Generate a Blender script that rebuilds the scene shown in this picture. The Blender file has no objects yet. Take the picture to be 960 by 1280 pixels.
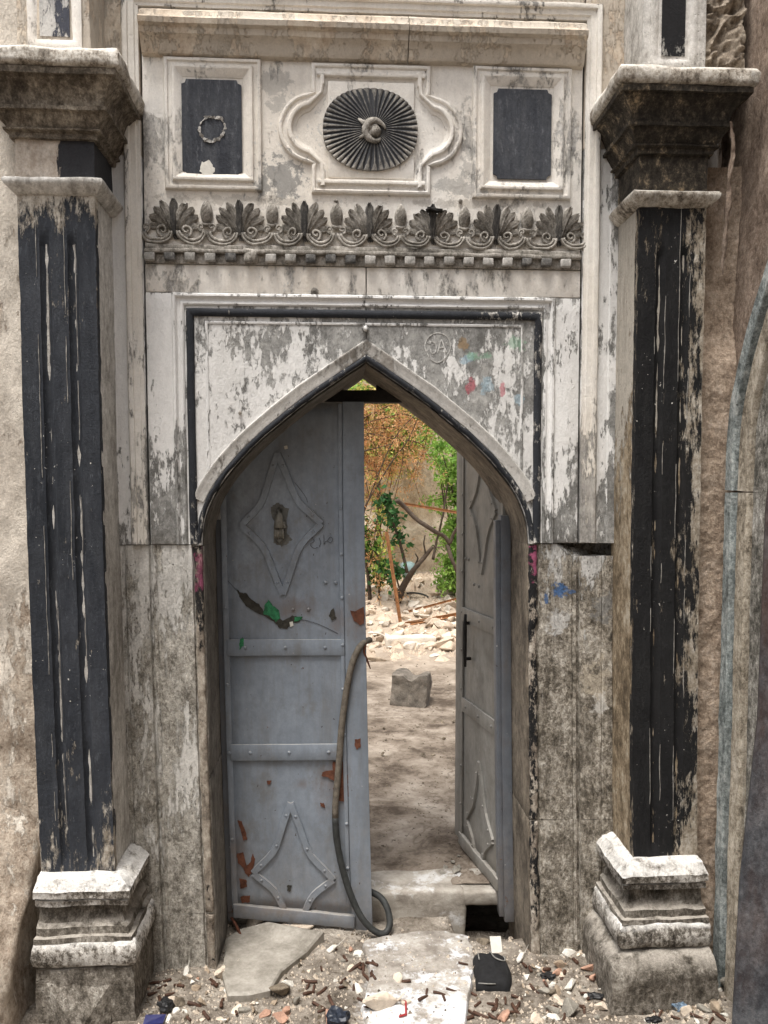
import bpy, bmesh, math, random
from mathutils import Vector, noise, Matrix

R = math.radians
sc = bpy.context.scene
col = sc.collection

# ------------------------------------------------------------------ camera
F, CX, CY = 1000.0, 480.0, 675.0          # focal length and principal point for a 960 x 1280 frame
YAW, PITCH = math.atan(57 / 1000.0), R(3.4)
CAM = Vector((-0.10, -2.857, 1.65))
cd = bpy.data.cameras.new('camera')
cam = bpy.data.objects.new('camera', cd)
col.objects.link(cam)
cam.location = CAM
cam.rotation_euler = (R(90) - PITCH, 0, -YAW)
cd.sensor_fit = 'VERTICAL'
cd.sensor_height = 36.0
cd.sensor_width = 27.0
cd.lens = F / 1280.0 * 36.0
cd.shift_y = (CY - 640.0) / 1280.0
cd.clip_start = 0.02
cd.clip_end = 500.0
sc.camera = cam
FW = Vector((math.sin(YAW) * math.cos(PITCH), math.cos(YAW) * math.cos(PITCH), -math.sin(PITCH)))
RT = Vector((math.cos(YAW), -math.sin(YAW), 0))
UP = RT.cross(FW)

# ------------------------------------------------------------------ world, sun, exposure
SUN_EL, SUN_AZ = 72.0, 212.0               # overcast day, light mostly from above, a little from the alley side
wd = bpy.data.worlds.new('World')
sc.world = wd
wd.use_nodes = True
wn = wd.node_tree
wn.nodes.clear()
sky = wn.nodes.new('ShaderNodeTexSky')
sky.sky_type = 'NISHITA'
sky.sun_disc = False
sky.sun_elevation = R(SUN_EL)
sky.sun_rotation = R(SUN_AZ)
sky.air_density = 1.0
sky.dust_density = 4.0
hs = wn.nodes.new('ShaderNodeHueSaturation')
hs.inputs['Saturation'].default_value = 0.18
bg = wn.nodes.new('ShaderNodeBackground')
bg.inputs['Strength'].default_value = 0.088
wo = wn.nodes.new('ShaderNodeOutputWorld')
wn.links.new(sky.outputs[0], hs.inputs['Color'])
wn.links.new(hs.outputs[0], bg.inputs[0])
wn.links.new(bg.outputs[0], wo.inputs[0])
sd = bpy.data.lights.new('sun', 'SUN')
sun = bpy.data.objects.new('sun', sd)
col.objects.link(sun)
sd.energy = 1.5
sd.angle = R(20)
sd.color = (1.0, 0.95, 0.88)
_az = R(SUN_AZ)
_dir = Vector((math.sin(_az) * math.cos(R(SUN_EL)), math.cos(_az) * math.cos(R(SUN_EL)), math.sin(R(SUN_EL))))
sun.rotation_euler = _dir.to_track_quat('Z', 'Y').to_euler()
sc.view_settings.view_transform = 'Standard'
sc.view_settings.look = 'None'
sc.view_settings.gamma = 1.0
sc.view_settings.use_curve_mapping = False
sc.view_settings.exposure = 1.45
sc.render.engine = 'CYCLES'
sc.cycles.use_denoising = True
sc.cycles.max_bounces = 5
sc.cycles.diffuse_bounces = 3

# ------------------------------------------------------------------ measuring helpers: photo point -> place
def at(px, py, Y=0.0):
    d = FW + RT * ((px - CX) / F) - UP * ((py - CY) / F)
    return CAM + d * ((Y - CAM.y) / d.y)

def gnd(px, py, Z=-0.09):
    d = FW + RT * ((px - CX) / F) - UP * ((py - CY) / F)
    return CAM + d * ((Z - CAM.z) / d.z)

def atx(px, py, X):
    d = FW + RT * ((px - CX) / F) - UP * ((py - CY) / F)
    return CAM + d * ((X - CAM.x) / d.x)

def nz(p, s, seed=0.0):
    return noise.noise(Vector((p[0] * s + seed, p[1] * s - seed * 0.7, p[2] * s + seed * 1.3)))

# ------------------------------------------------------------------ material helper
class Mat:
    def __init__(self, name, rough=0.85, spec=0.25):
        self.m = bpy.data.materials.new(name)
        self.m.use_nodes = True
        self.t = self.m.node_tree
        self.t.nodes.clear()
        self.out = self.t.nodes.new('ShaderNodeOutputMaterial')
        self.b = self.t.nodes.new('ShaderNodeBsdfPrincipled')
        self.b.inputs['Roughness'].default_value = rough
        self.b.inputs['Specular IOR Level'].default_value = spec
        self.t.links.new(self.b.outputs[0], self.out.inputs[0])
        self.geo = self.t.nodes.new('ShaderNodeNewGeometry')
        self.pos = self.geo.outputs['Position']
        s = self.t.nodes.new('ShaderNodeSeparateXYZ')
        self.t.links.new(self.pos, s.inputs[0])
        self.x, self.y, self.z = s.outputs
        s2 = self.t.nodes.new('ShaderNodeSeparateXYZ')
        self.t.links.new(self.geo.outputs['Normal'], s2.inputs[0])
        self.nx, self.ny, self.nz = s2.outputs
        self.bumps = []

    def put(self, sock, v):
        if isinstance(v, bpy.types.NodeSocket):
            self.t.links.new(v, sock)
        elif isinstance(v, (tuple, list)) and len(v) == 3 and sock.type == 'RGBA':
            sock.default_value = (*v, 1)
        else:
            sock.default_value = v

    def vec(self, stretch=(1, 1, 1), off=0.0):
        n = self.t.nodes.new('ShaderNodeMapping')
        self.t.links.new(self.pos, n.inputs[0])
        n.inputs['Scale'].default_value = stretch
        n.inputs['Location'].default_value = (off, off * 0.63 + 1.7, off * 1.31)
        return n.outputs[0]

    def noise(self, scale, detail=6, rough=0.6, stretch=(1, 1, 1), off=0.0, dist=0.0, color=False):
        n = self.t.nodes.new('ShaderNodeTexNoise')
        self.t.links.new(self.vec(stretch, off), n.inputs['Vector'])
        n.inputs['Scale'].default_value = scale
        n.inputs['Detail'].default_value = detail
        n.inputs['Roughness'].default_value = rough
        n.inputs['Distortion'].default_value = dist
        return n.outputs[1 if color else 0]

    def voro(self, scale, feature='F1', stretch=(1, 1, 1), off=0.0, out='Distance'):
        n = self.t.nodes.new('ShaderNodeTexVoronoi')
        n.feature = feature
        self.t.links.new(self.vec(stretch, off), n.inputs['Vector'])
        n.inputs['Scale'].default_value = scale
        return n.outputs[out]

    def math(self, op, a, b=0.0, clamp=False):
        n = self.t.nodes.new('ShaderNodeMath')
        n.operation = op
        n.use_clamp = clamp
        self.put(n.inputs[0], a)
        self.put(n.inputs[1], b)
        return n.outputs[0]

    def rng(self, v, a, b, c=0.0, d=1.0, smooth=False):
        n = self.t.nodes.new('ShaderNodeMapRange')
        n.interpolation_type = 'SMOOTHSTEP' if smooth else 'LINEAR'
        n.clamp = True
        for i, q in enumerate((v, a, b, c, d)):
            self.put(n.inputs[i], q)
        return n.outputs[0]

    def mix(self, f, a, b, blend='MIX'):
        n = self.t.nodes.new('ShaderNodeMix')
        n.data_type = 'RGBA'
        n.blend_type = blend
        n.clamp_factor = True
        self.put(n.inputs[0], f)
        self.put(n.inputs[6], a)
        self.put(n.inputs[7], b)
        return n.outputs[2]

    def ramp(self, f, stops):
        n = self.t.nodes.new('ShaderNodeValToRGB')
        e = n.color_ramp.elements
        while len(e) < len(stops):
            e.new(0.5)
        for i, (p, c) in enumerate(stops):
            e[i].position = p
            e[i].color = (*c, 1)
        self.put(n.inputs[0], f)
        return n.outputs[0]

    def bump(self, h, dist=0.004, strength=1.0):
        n = self.t.nodes.new('ShaderNodeBump')
        n.inputs['Strength'].default_value = strength
        n.inputs['Distance'].default_value = dist
        self.put(n.inputs['Height'], h)
        if self.bumps:
            self.t.links.new(self.bumps[-1], n.inputs['Normal'])
        self.bumps.append(n.outputs[0])

    def done(self, color, rough=None):
        self.put(self.b.inputs['Base Color'], color)
        if rough is not None:
            self.put(self.b.inputs['Roughness'], rough)
        if self.bumps:
            self.t.links.new(self.bumps[-1], self.b.inputs['Normal'])
        return self.m


def grey(v, w=0.0):
    return (v * (1 + w), v, v * (1 - w))


def weathered(name, stone, paint=None, tz=(0.0, 0.5, 1.0, 0.5), pscale=7.0, stretch=(1, 1, 0.45), seed=0.0,
              edge=0.0, stain=0.35, stain_col=(0.07, 0.06, 0.05), stain_scale=3.0, rough=0.85, bump=0.006,
              specks=0.0, speck_col=(0.6, 0.58, 0.54), tx=None, topdust=None, mott=7.0, peel=0.0025, paint2=None,
              tz2=None, veins=0.0, grain=0.17, speck_scale=58.0, patches=(), wash=None, soft=0.016, streaks=0.0):
    """Mottled stone under a flaking coat of paint; tz = threshold of the coat against height."""
    m = Mat(name, rough)
    n1 = m.noise(mott, 7, 0.74, (1, 1, 0.7), seed)
    n2 = m.noise(mott * 5.5, 6, 0.7, (1, 1, 0.7), seed + 3.1)
    n3 = m.noise(mott * 16.0, 4, 0.75, (1, 1, 0.8), seed + 6.1)
    nn = m.math('ADD', m.math('ADD', m.math('MULTIPLY', n1, 0.46), m.math('MULTIPLY', n2, 0.34)), m.math('MULTIPLY', n3, 0.20))
    c = m.ramp(nn, [(0.41, stone[0]), (0.475, stone[1]), (0.53, stone[2]), (0.60, stone[3] if len(stone) > 3 else stone[2])])
    if veins:
        v = m.noise(mott * 1.3, 4, 0.55, (1, 1, 1), seed + 8.8, 1.8)
        vv = m.rng(m.math('ABSOLUTE', m.math('SUBTRACT', v, 0.5)), 0.0, 0.025, veins, 0.0)
        c = m.mix(vv, c, (0.06, 0.055, 0.05))
    m.bump(nn, bump)
    if paint is not None:
        p1 = m.noise(pscale, 7, 0.72, stretch, seed + 11.0)
        p2 = m.noise(pscale * 4.5, 6, 0.78, (1, 1, stretch[2] * 0.8), seed + 15.0)
        p3 = m.noise(1.7, 3, 0.5, (1, 1, 0.8), seed + 19.0)
        p = m.math('ADD', m.math('ADD', m.math('MULTIPLY', p1, 0.46), m.math('MULTIPLY', p2, 0.34)), m.math('MULTIPLY', p3, 0.20))
        th = m.rng(m.z, tz[0], tz[2], tz[1], tz[3])
        if tz2 is not None:
            th = m.math('ADD', th, m.rng(m.z, tz2[0], tz2[2], tz2[1], tz2[3]))
        if tx is not None:
            th = m.math('ADD', th, m.rng(m.x, tx[0], tx[2], tx[1], tx[3]))
        if edge:
            th = m.math('ADD', th, m.rng(m.geo.outputs['Pointiness'], 0.52, 0.60, 0.0, edge))
        d = m.math('SUBTRACT', p, th)
        mask = m.rng(d, -soft * 0.4, soft)
        pv = m.noise(2.4, 5, 0.6, (1, 1, 0.6), seed + 23.0)
        pc = m.mix(m.rng(pv, 0.32, 0.66), paint, paint2 if paint2 else tuple(q * 0.82 for q in paint))
        wsh = m.noise(26.0, 5, 0.7, (1, 1, 0.12), seed + 29.0)          # thin vertical wash marks in the coat
        if wash is None:
            pc = m.mix(m.rng(wsh, 0.5, 0.75, 0.0, 0.28), pc, tuple(q * 0.66 for q in paint))
        else:
            pc = m.mix(m.rng(wsh, 0.40, 0.72, 0.0, wash[0]), pc, wash[1])
            fl = m.noise(70.0, 5, 0.8, (1, 1, 0.25), seed + 30.0)
            pc = m.mix(m.rng(fl, 0.56, 0.72, 0.0, wash[0]), pc, tuple(q * 2.0 for q in wash[1]))
        c = m.mix(mask, c, pc)
        m.bump(mask, peel)
    if stain:
        s1 = m.noise(stain_scale, 7, 0.66, (1, 1, 0.32), seed + 31.0)
        c = m.mix(m.rng(s1, 0.50, 0.74, 0.0, stain, True), c, stain_col)
    if streaks:
        st_ = m.noise(34.0, 6, 0.75, (1, 1, 0.045), seed + 71.0)
        c = m.mix(m.rng(st_, 0.52, 0.68, 0.0, streaks), c, stain_col)
        st2 = m.noise(55.0, 6, 0.78, (1, 1, 0.08), seed + 77.0)
        c = m.mix(m.rng(st2, 0.58, 0.70, 0.0, streaks * 0.9), c, stone[-1])
        pit = m.voro(75.0, off=seed)
        pm = m.math('MULTIPLY', m.rng(pit, 0.10, 0.22, 1.0, 0.0), m.rng(m.noise(9.0, 4, 0.6, off=seed + 81.0), 0.48, 0.58))
        c = m.mix(m.math('MULTIPLY', pm, 0.7), c, stone[0])
        m.bump(m.math('SUBTRACT', 1.0, pm), 0.004)
    if specks:
        sp = m.noise(speck_scale, 3, 0.6, (1, 1, 0.8), seed + 37.0)
        sl = m.noise(4.0, 3, 0.5, (1, 1, 1), seed + 41.0)
        sm = m.rng(m.math('ADD', sp, m.math('MULTIPLY', sl, 0.35)), 0.86 - specks, 0.88 - specks)
        c = m.mix(sm, c, speck_col)
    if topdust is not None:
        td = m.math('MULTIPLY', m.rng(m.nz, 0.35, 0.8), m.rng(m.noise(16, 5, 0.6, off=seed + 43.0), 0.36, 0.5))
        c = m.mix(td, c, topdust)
    for i_, (cx_, cz_, rx_, rz_, pc_, amt_) in enumerate(patches):           # old smears of coloured paint
        ax_ = m.math('MULTIPLY', m.math('SUBTRACT', m.x, cx_), 1 / rx_)
        az_ = m.math('MULTIPLY', m.math('SUBTRACT', m.z, cz_), 1 / rz_)
        rr_ = m.math('SQRT', m.math('ADD', m.math('MULTIPLY', ax_, ax_), m.math('MULTIPLY', az_, az_)))
        nn_ = m.noise(26.0, 7, 0.72, off=seed + 50 + i_ * 7.3)
        sp_ = m.math('ADD', m.math('SUBTRACT', 1.0, rr_), m.math('MULTIPLY', m.math('SUBTRACT', nn_, 0.5), 4.0))
        c = m.mix(m.rng(sp_, 0.15, 0.40, 0.0, amt_), c, pc_)
    f = m.noise(150.0, 4, 0.75, off=seed)
    f2 = m.noise(48.0, 5, 0.75, (1, 1, 0.6), off=seed + 2.0)
    gr = m.math('ADD', m.rng(f, 0.3, 0.7, 1.0 - grain, 1.0 + grain), m.rng(f2, 0.32, 0.68, -grain, grain))
    n = m.t.nodes.new('ShaderNodeVectorMath')
    n.operation = 'SCALE'
    m.put(n.inputs[0], c)
    m.put(n.inputs['Scale'], gr)
    c = n.outputs[0]
    m.bump(f, 0.0016)
    m.bump(f2, 0.003)
    return m.done(c)


MT = {}
MARBLE = [(0.085, 0.073, 0.058), (0.19, 0.165, 0.135), (0.33, 0.30, 0.255), (0.55, 0.52, 0.47)]
GMARBLE = [(0.13, 0.128, 0.12), (0.22, 0.218, 0.208), (0.34, 0.335, 0.32), (0.5, 0.49, 0.47)]
WHITE = (0.76, 0.755, 0.745)
BEIGE = (0.66, 0.56, 0.44)
MT['attic'] = weathered('beige_limewash', [(0.40, 0.32, 0.245), (0.52, 0.43, 0.34), (0.60, 0.52, 0.42), (0.66, 0.59, 0.5)], (0.57, 0.505, 0.425), (2.6, 0.42, 3.2, 0.47), seed=2.0, stain=0.45, stain_col=(0.30, 0.22, 0.15), stain_scale=2.2, bump=0.004, grain=0.08)
MT['upper'] = weathered('upper_whitewash', [(0.17, 0.165, 0.155), (0.30, 0.29, 0.275), (0.48, 0.46, 0.435), (0.64, 0.615, 0.575)], (0.81, 0.785, 0.745), (2.3, 0.435, 3.2, 0.435), seed=5.0, stain=0.30, stain_col=(0.46, 0.37, 0.27), stain_scale=3.2, bump=0.003, specks=0.02, paint2=(0.74, 0.69, 0.62), grain=0.07, soft=0.03, patches=[(-0.298, 2.731, 0.100, 0.090, (0.20, 0.20, 0.195), 0.75), (-0.309, 3.039, 0.060, 0.100, (0.20, 0.20, 0.195), 0.40), (0.330, 2.717, 0.120, 0.050, (0.20, 0.20, 0.195), 0.50), (0.357, 2.868, 0.030, 0.150, (0.20, 0.20, 0.195), 0.40), (-0.436, 2.660, 0.300, 0.020, (0.25, 0.22, 0.18), 0.40), (0.401, 2.664, 0.300, 0.020, (0.25, 0.22, 0.18), 0.40)])
MT['white'] = weathered('peeling_whitewash', [(0.12, 0.118, 0.11), (0.21, 0.207, 0.197), (0.33, 0.325, 0.312), (0.5, 0.49, 0.47)], (0.81, 0.80, 0.78), (1.45, 0.505, 2.05, 0.41), pscale=15.0, stretch=(1, 1, 0.32), seed=7.0, stain=0.15, stain_col=(0.32, 0.28, 0.23), bump=0.004, edge=0.08, grain=0.06, paint2=(0.74, 0.735, 0.725))
MT['outer'] = weathered('outer_frame_whitewash', [(0.16, 0.155, 0.145), (0.26, 0.25, 0.235), (0.38, 0.36, 0.335), (0.5, 0.48, 0.44)], (0.79, 0.77, 0.735), (1.45, 0.50, 2.05, 0.42), pscale=15.0, stretch=(1, 1, 0.32), seed=8.0, stain=0.2, stain_col=(0.36, 0.29, 0.21), bump=0.004, edge=0.06, grain=0.07, paint2=(0.70, 0.65, 0.575))
MT['spandrel'] = weathered('spandrel_peeling_whitewash', [(0.13, 0.128, 0.12), (0.23, 0.227, 0.218), (0.34, 0.335, 0.32), (0.48, 0.47, 0.45)], (0.82, 0.81, 0.79), (1.45, 0.43, 2.25, 0.51), pscale=11.0, seed=13.0, stain=0.12, stain_col=(0.3, 0.27, 0.22), bump=0.003, stretch=(1, 1, 0.5), grain=0.09, soft=0.022, tx=(-0.3, -0.01, 0.4, 0.01), patches=[(0.354, 2.123, 0.030, 0.025, (0.33, 0.47, 0.56), 0.70), (0.405, 2.132, 0.050, 0.022, (0.24, 0.42, 0.29), 0.60), (0.534, 2.178, 0.040, 0.030, (0.24, 0.42, 0.29), 0.60), (0.429, 2.031, 0.035, 0.030, (0.33, 0.47, 0.56), 0.60), (0.545, 1.981, 0.020, 0.020, (0.33, 0.47, 0.56), 0.60), (0.487, 2.014, 0.012, 0.040, (0.45, 0.10, 0.13), 0.70), (0.371, 2.030, 0.022, 0.028, (0.45, 0.10, 0.13), 0.75), (0.347, 2.176, 0.018, 0.030, (0.3, 0.2, 0.1), 0.70)])
MT['jamb_l'] = weathered('grey_marble_jamb', [(0.12, 0.108, 0.09), (0.31, 0.288, 0.25), (0.52, 0.492, 0.44), (0.74, 0.715, 0.665)], (0.74, 0.72, 0.68), (0.0, 0.565, 1.45, 0.44), pscale=13.0, stretch=(1, 1, 0.30), seed=17.0, streaks=0.45, stain=0.45, stain_col=(0.12, 0.11, 0.095), stain_scale=4.5, bump=0.012, mott=16.0, veins=0.35, tz2=(-0.1, 0.05, 0.3, 0.0), grain=0.2)
MT['jamb_r'] = weathered('brown_marble_jamb', [(0.055, 0.047, 0.036), (0.20, 0.175, 0.14), (0.41, 0.372, 0.315), (0.70, 0.66, 0.595)], (0.6, 0.59, 0.57), (0.5, 0.66, 1.45, 0.50), pscale=13.0, stretch=(1, 1, 0.35), seed=21.0, streaks=0.45, stain=0.5, stain_col=(0.065, 0.056, 0.045), stain_scale=4.0, bump=0.014, mott=13.0, veins=0.5, grain=0.22, patches=[(0.704, 1.297, 0.030, 0.028, (0.05, 0.13, 0.30), 0.90), (0.654, 1.268, 0.012, 0.035, (0.05, 0.13, 0.30), 0.80), (0.746, 1.288, 0.020, 0.012, (0.05, 0.13, 0.30), 0.70), (0.699, 1.171, 0.050, 0.050, (0.6, 0.59, 0.57), 0.80), (0.839, 0.962, 0.050, 0.100, (0.5, 0.44, 0.35), 0.70), (0.856, 0.872, 0.030, 0.050, (0.62, 0.6, 0.56), 0.70), (0.866, 1.228, 0.050, 0.060, (0.20, 0.20, 0.195), 0.70)])
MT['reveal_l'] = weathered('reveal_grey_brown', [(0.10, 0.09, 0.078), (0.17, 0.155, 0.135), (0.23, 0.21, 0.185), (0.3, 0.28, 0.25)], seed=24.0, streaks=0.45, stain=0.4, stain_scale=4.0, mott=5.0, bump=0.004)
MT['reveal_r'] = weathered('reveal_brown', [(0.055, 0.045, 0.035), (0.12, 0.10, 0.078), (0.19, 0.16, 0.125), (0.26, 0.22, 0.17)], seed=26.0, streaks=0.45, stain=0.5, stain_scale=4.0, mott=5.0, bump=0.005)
MT['black_band'] = weathered('black_painted_moulding', [(0.3, 0.28, 0.25), (0.42, 0.4, 0.37), (0.55, 0.53, 0.5)], (0.022, 0.024, 0.029), (1.4, 0.435, 2.3, 0.405), pscale=22.0, seed=33.0,
                             edge=0.12, stain=0.0, bump=0.003, paint2=(0.035, 0.038, 0.045))
MT['black_peel'] = weathered('black_paint_mostly_gone', [(0.12, 0.10, 0.08), (0.26, 0.22, 0.18), (0.40, 0.35, 0.29), (0.6, 0.55, 0.48)], (0.015, 0.015, 0.016), (0.0, 0.56, 1.47, 0.47), pscale=14.0,
                             stretch=(1, 1, 0.5), seed=35.0, stain=0.2, bump=0.010, patches=[(-0.587, 1.369, 0.030, 0.090, (0.36, 0.09, 0.17), 0.60), (0.613, 1.405, 0.030, 0.080, (0.36, 0.09, 0.17), 0.85)])
MT['arch_strip'] = weathered('arch_moulding_grey', [(0.18, 0.165, 0.145), (0.27, 0.25, 0.225), (0.36, 0.335, 0.305), (0.5, 0.48, 0.45)], (0.64, 0.62, 0.585), (1.5, 0.43, 2.2, 0.47), seed=39.0, stain=0.25, bump=0.003)
MT['tablet'] = weathered('black_tablet', [(0.25, 0.23, 0.2), (0.34, 0.32, 0.29), (0.45, 0.43, 0.4)], (0.028, 0.031, 0.040), (2.6, 0.36, 3.2, 0.36), pscale=16.0, stretch=(1, 1, 0.35), seed=43.0, stain=0.2, stain_col=(0.16, 0.16, 0.165), stain_scale=12.0, bump=0.003, paint2=(0.055, 0.06, 0.072), grain=0.2, wash=(0.55, (0.11, 0.115, 0.125)))
MT['frieze'] = weathered('carved_frieze_stone', [(0.11, 0.10, 0.085), (0.22, 0.203, 0.178), (0.35, 0.325, 0.29), (0.50, 0.47, 0.43)], seed=47.0, stain=0.6, stain_col=(0.04, 0.038, 0.036), stain_scale=7.0, bump=0.003, mott=14.0, grain=0.2)
MT['frieze_dark'] = weathered('carved_frieze_black', [(0.035, 0.034, 0.034), (0.06, 0.057, 0.054), (0.10, 0.093, 0.085), (0.2, 0.19, 0.17)], seed=49.0, stain=0.3, stain_scale=8.0, bump=0.003, mott=14.0)
MT['dentil_light'] = weathered('dentil_grey', [(0.22, 0.21, 0.195), (0.32, 0.31, 0.29), (0.42, 0.4, 0.375), (0.5, 0.48, 0.45)], seed=51.0, stain=0.3, bump=0.003, mott=14.0)
MT['dentil_dark'] = weathered('dentil_black', [(0.045, 0.045, 0.045), (0.09, 0.088, 0.085), (0.15, 0.145, 0.138), (0.25, 0.24, 0.22)], seed=53.0, stain=0.3, bump=0.003, mott=14.0)
MT['pil_l'] = weathered('charcoal_painted_shaft', [(0.2, 0.165, 0.12), (0.34, 0.30, 0.25), (0.5, 0.46, 0.4), (0.62, 0.58, 0.52)], (0.017, 0.020, 0.026), (0.40, 0.51, 1.0, 0.375), pscale=14.0, stretch=(1, 1, 0.35), seed=57.0, edge=0.04, stain=0.12, stain_col=(0.10, 0.105, 0.115), specks=-0.04, speck_scale=85.0, bump=0.005, tz2=(2.44, 0.0, 2.60, 0.19), paint2=(0.032, 0.036, 0.045), grain=0.15, wash=(0.40, (0.075, 0.08, 0.09)), soft=0.03)
MT['pil_r'] = weathered('black_flaking_shaft', [(0.12, 0.092, 0.064), (0.25, 0.21, 0.16), (0.38, 0.335, 0.275), (0.56, 0.52, 0.46)], (0.007, 0.007, 0.008), (0.35, 0.45, 0.9, 0.405), pscale=17.0, stretch=(1, 1, 0.30), seed=61.0, edge=0.05, stain=0.2, specks=-0.05, speck_scale=85.0, bump=0.007, tx=(1.02, 0.0, 1.12, 0.105), tz2=(0.8, -0.03, 1.5, 0.0), paint2=(0.013, 0.013, 0.014), wash=(0.3, (0.035, 0.034, 0.033)), soft=0.02)
MT['pil_side_l'] = weathered('shaft_side_grey', [(0.27, 0.255, 0.23), (0.43, 0.41, 0.38), (0.56, 0.54, 0.505), (0.68, 0.66, 0.63)], seed=65.0, streaks=0.45, stain=0.3, stain_col=(0.13, 0.115, 0.1), stain_scale=4.0, bump=0.004, mott=5.0)
MT['pil_side_r'] = weathered('shaft_side_brown', [(0.09, 0.068, 0.045), (0.19, 0.145, 0.095), (0.34, 0.27, 0.185), (0.5, 0.44, 0.35)], (0.5, 0.46, 0.40), (1.5, 0.6, 2.3, 0.38), seed=67.0, streaks=0.45, stain=0.5, stain_col=(0.055, 0.045, 0.034), stain_scale=3.5, bump=0.006, mott=6.0)
MT['cap'] = weathered('sooty_capital_stone', [(0.045, 0.036, 0.027), (0.10, 0.082, 0.062), (0.19, 0.16, 0.125), (0.36, 0.315, 0.25)], seed=71.0, stain=0.45, stain_col=(0.035, 0.029, 0.023), stain_scale=6.0, bump=0.006, mott=9.0, grain=0.2)
MT['cap_r'] = weathered('black_capital_stone', [(0.02, 0.017, 0.014), (0.04, 0.034, 0.027), (0.09, 0.075, 0.057), (0.40, 0.31, 0.20)], seed=73.0, stain=0.3, stain_col=(0.02, 0.018, 0.015), stain_scale=6.0, bump=0.008, mott=9.0, grain=0.25)
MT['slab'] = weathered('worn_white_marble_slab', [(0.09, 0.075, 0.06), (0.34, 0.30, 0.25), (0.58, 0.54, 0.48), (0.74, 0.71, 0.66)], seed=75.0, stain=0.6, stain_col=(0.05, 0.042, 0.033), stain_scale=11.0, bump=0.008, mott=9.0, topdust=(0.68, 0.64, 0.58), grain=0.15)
MT['neck_l'] = weathered('capital_neck_half_black', [(0.36, 0.30, 0.245), (0.44, 0.38, 0.32), (0.5, 0.44, 0.38), (0.55, 0.5, 0.44)], (0.034, 0.034, 0.038), (2.2, 0.62, 3.0, 0.62), pscale=5.0, seed=79.0, stain=0.2, bump=0.004, tx=(-1.02, 0.14, -0.93, -0.34))
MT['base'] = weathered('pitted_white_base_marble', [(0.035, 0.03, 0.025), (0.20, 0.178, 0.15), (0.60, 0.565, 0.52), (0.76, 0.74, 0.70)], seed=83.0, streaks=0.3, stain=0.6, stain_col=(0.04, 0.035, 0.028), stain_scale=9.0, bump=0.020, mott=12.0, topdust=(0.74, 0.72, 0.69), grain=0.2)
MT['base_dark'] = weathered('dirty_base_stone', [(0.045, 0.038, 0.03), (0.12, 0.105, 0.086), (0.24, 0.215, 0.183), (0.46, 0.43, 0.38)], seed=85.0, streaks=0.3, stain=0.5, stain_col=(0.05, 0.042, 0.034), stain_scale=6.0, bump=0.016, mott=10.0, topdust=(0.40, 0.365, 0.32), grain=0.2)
MT['wall_l'] = weathered('beige_lime_plaster', [(0.20, 0.155, 0.115), (0.36, 0.295, 0.235), (0.48, 0.41, 0.335), (0.58, 0.51, 0.43)], (0.72, 0.655, 0.57), (0.4, 0.55, 1.5, 0.40), pscale=6.0, seed=89.0, stain=0.35, stain_col=(0.2, 0.15, 0.11), stain_scale=3.0, bump=0.018, mott=9.0, grain=0.18)
MT['wall_r'] = weathered('rough_brown_plaster', [(0.12, 0.084, 0.063), (0.21, 0.156, 0.12), (0.29, 0.225, 0.178), (0.40, 0.32, 0.26)], seed=93.0, stain=0.4, stain_col=(0.10, 0.075, 0.06), stain_scale=2.2, bump=0.016, mott=14.0, grain=0.22)
MT['pink'] = weathered('pinkish_rough_render', [(0.23, 0.17, 0.125), (0.37, 0.285, 0.215), (0.48, 0.38, 0.295), (0.57, 0.47, 0.385)], seed=97.0, stain=0.3, stain_col=(0.16, 0.11, 0.085), stain_scale=3.0, bump=0.025, mott=17.0, grain=0.25)
MT['side_blue'] = weathered('blue_grey_moulding', [(0.08, 0.092, 0.09), (0.20, 0.225, 0.222), (0.34, 0.37, 0.362), (0.55, 0.565, 0.545)], seed=101.0, streaks=0.45, stain=0.4, stain_col=(0.07, 0.065, 0.055), stain_scale=7.0, bump=0.008, mott=11.0, grain=0.22)
MT['side_stone'] = weathered('side_arch_mottled_marble', [(0.055, 0.053, 0.045), (0.17, 0.16, 0.138), (0.33, 0.312, 0.278), (0.62, 0.60, 0.555)], seed=103.0, streaks=0.45, stain=0.4, stain_col=(0.05, 0.05, 0.045), stain_scale=6.0, bump=0.010, mott=12.0, grain=0.25, veins=0.4)
MT['side_beige'] = weathered('side_arch_beige_fillet', [(0.12, 0.10, 0.075), (0.30, 0.258, 0.20), (0.47, 0.415, 0.335), (0.62, 0.565, 0.48)], seed=104.0, streaks=0.45, stain=0.4, stain_scale=6.0, bump=0.008, mott=12.0)
MT['dark_sheet'] = weathered('rusted_dark_sheet_metal', [(0.025, 0.026, 0.03), (0.045, 0.047, 0.053), (0.075, 0.078, 0.085), (0.13, 0.13, 0.135)], seed=107.0, stain=0.6, stain_col=(0.07, 0.032, 0.018), stain_scale=4.0, bump=0.004, mott=6.0, rough=0.6)
MT['mudwall'] = weathered('tan_mud_plaster', [(0.38, 0.28, 0.185), (0.55, 0.43, 0.31), (0.67, 0.55, 0.41), (0.74, 0.64, 0.51)], seed=109.0, stain=0.35, stain_col=(0.33, 0.26, 0.19), stain_scale=0.7, bump=0.05, mott=1.6, veins=0.25, grain=0.12)
MT['rock'] = weathered('masonry_rubble_stone', [(0.12, 0.095, 0.07), (0.24, 0.195, 0.15), (0.36, 0.30, 0.235), (0.48, 0.42, 0.34)], seed=113.0, stain=0.3, bump=0.02, mott=12.0)


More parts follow.
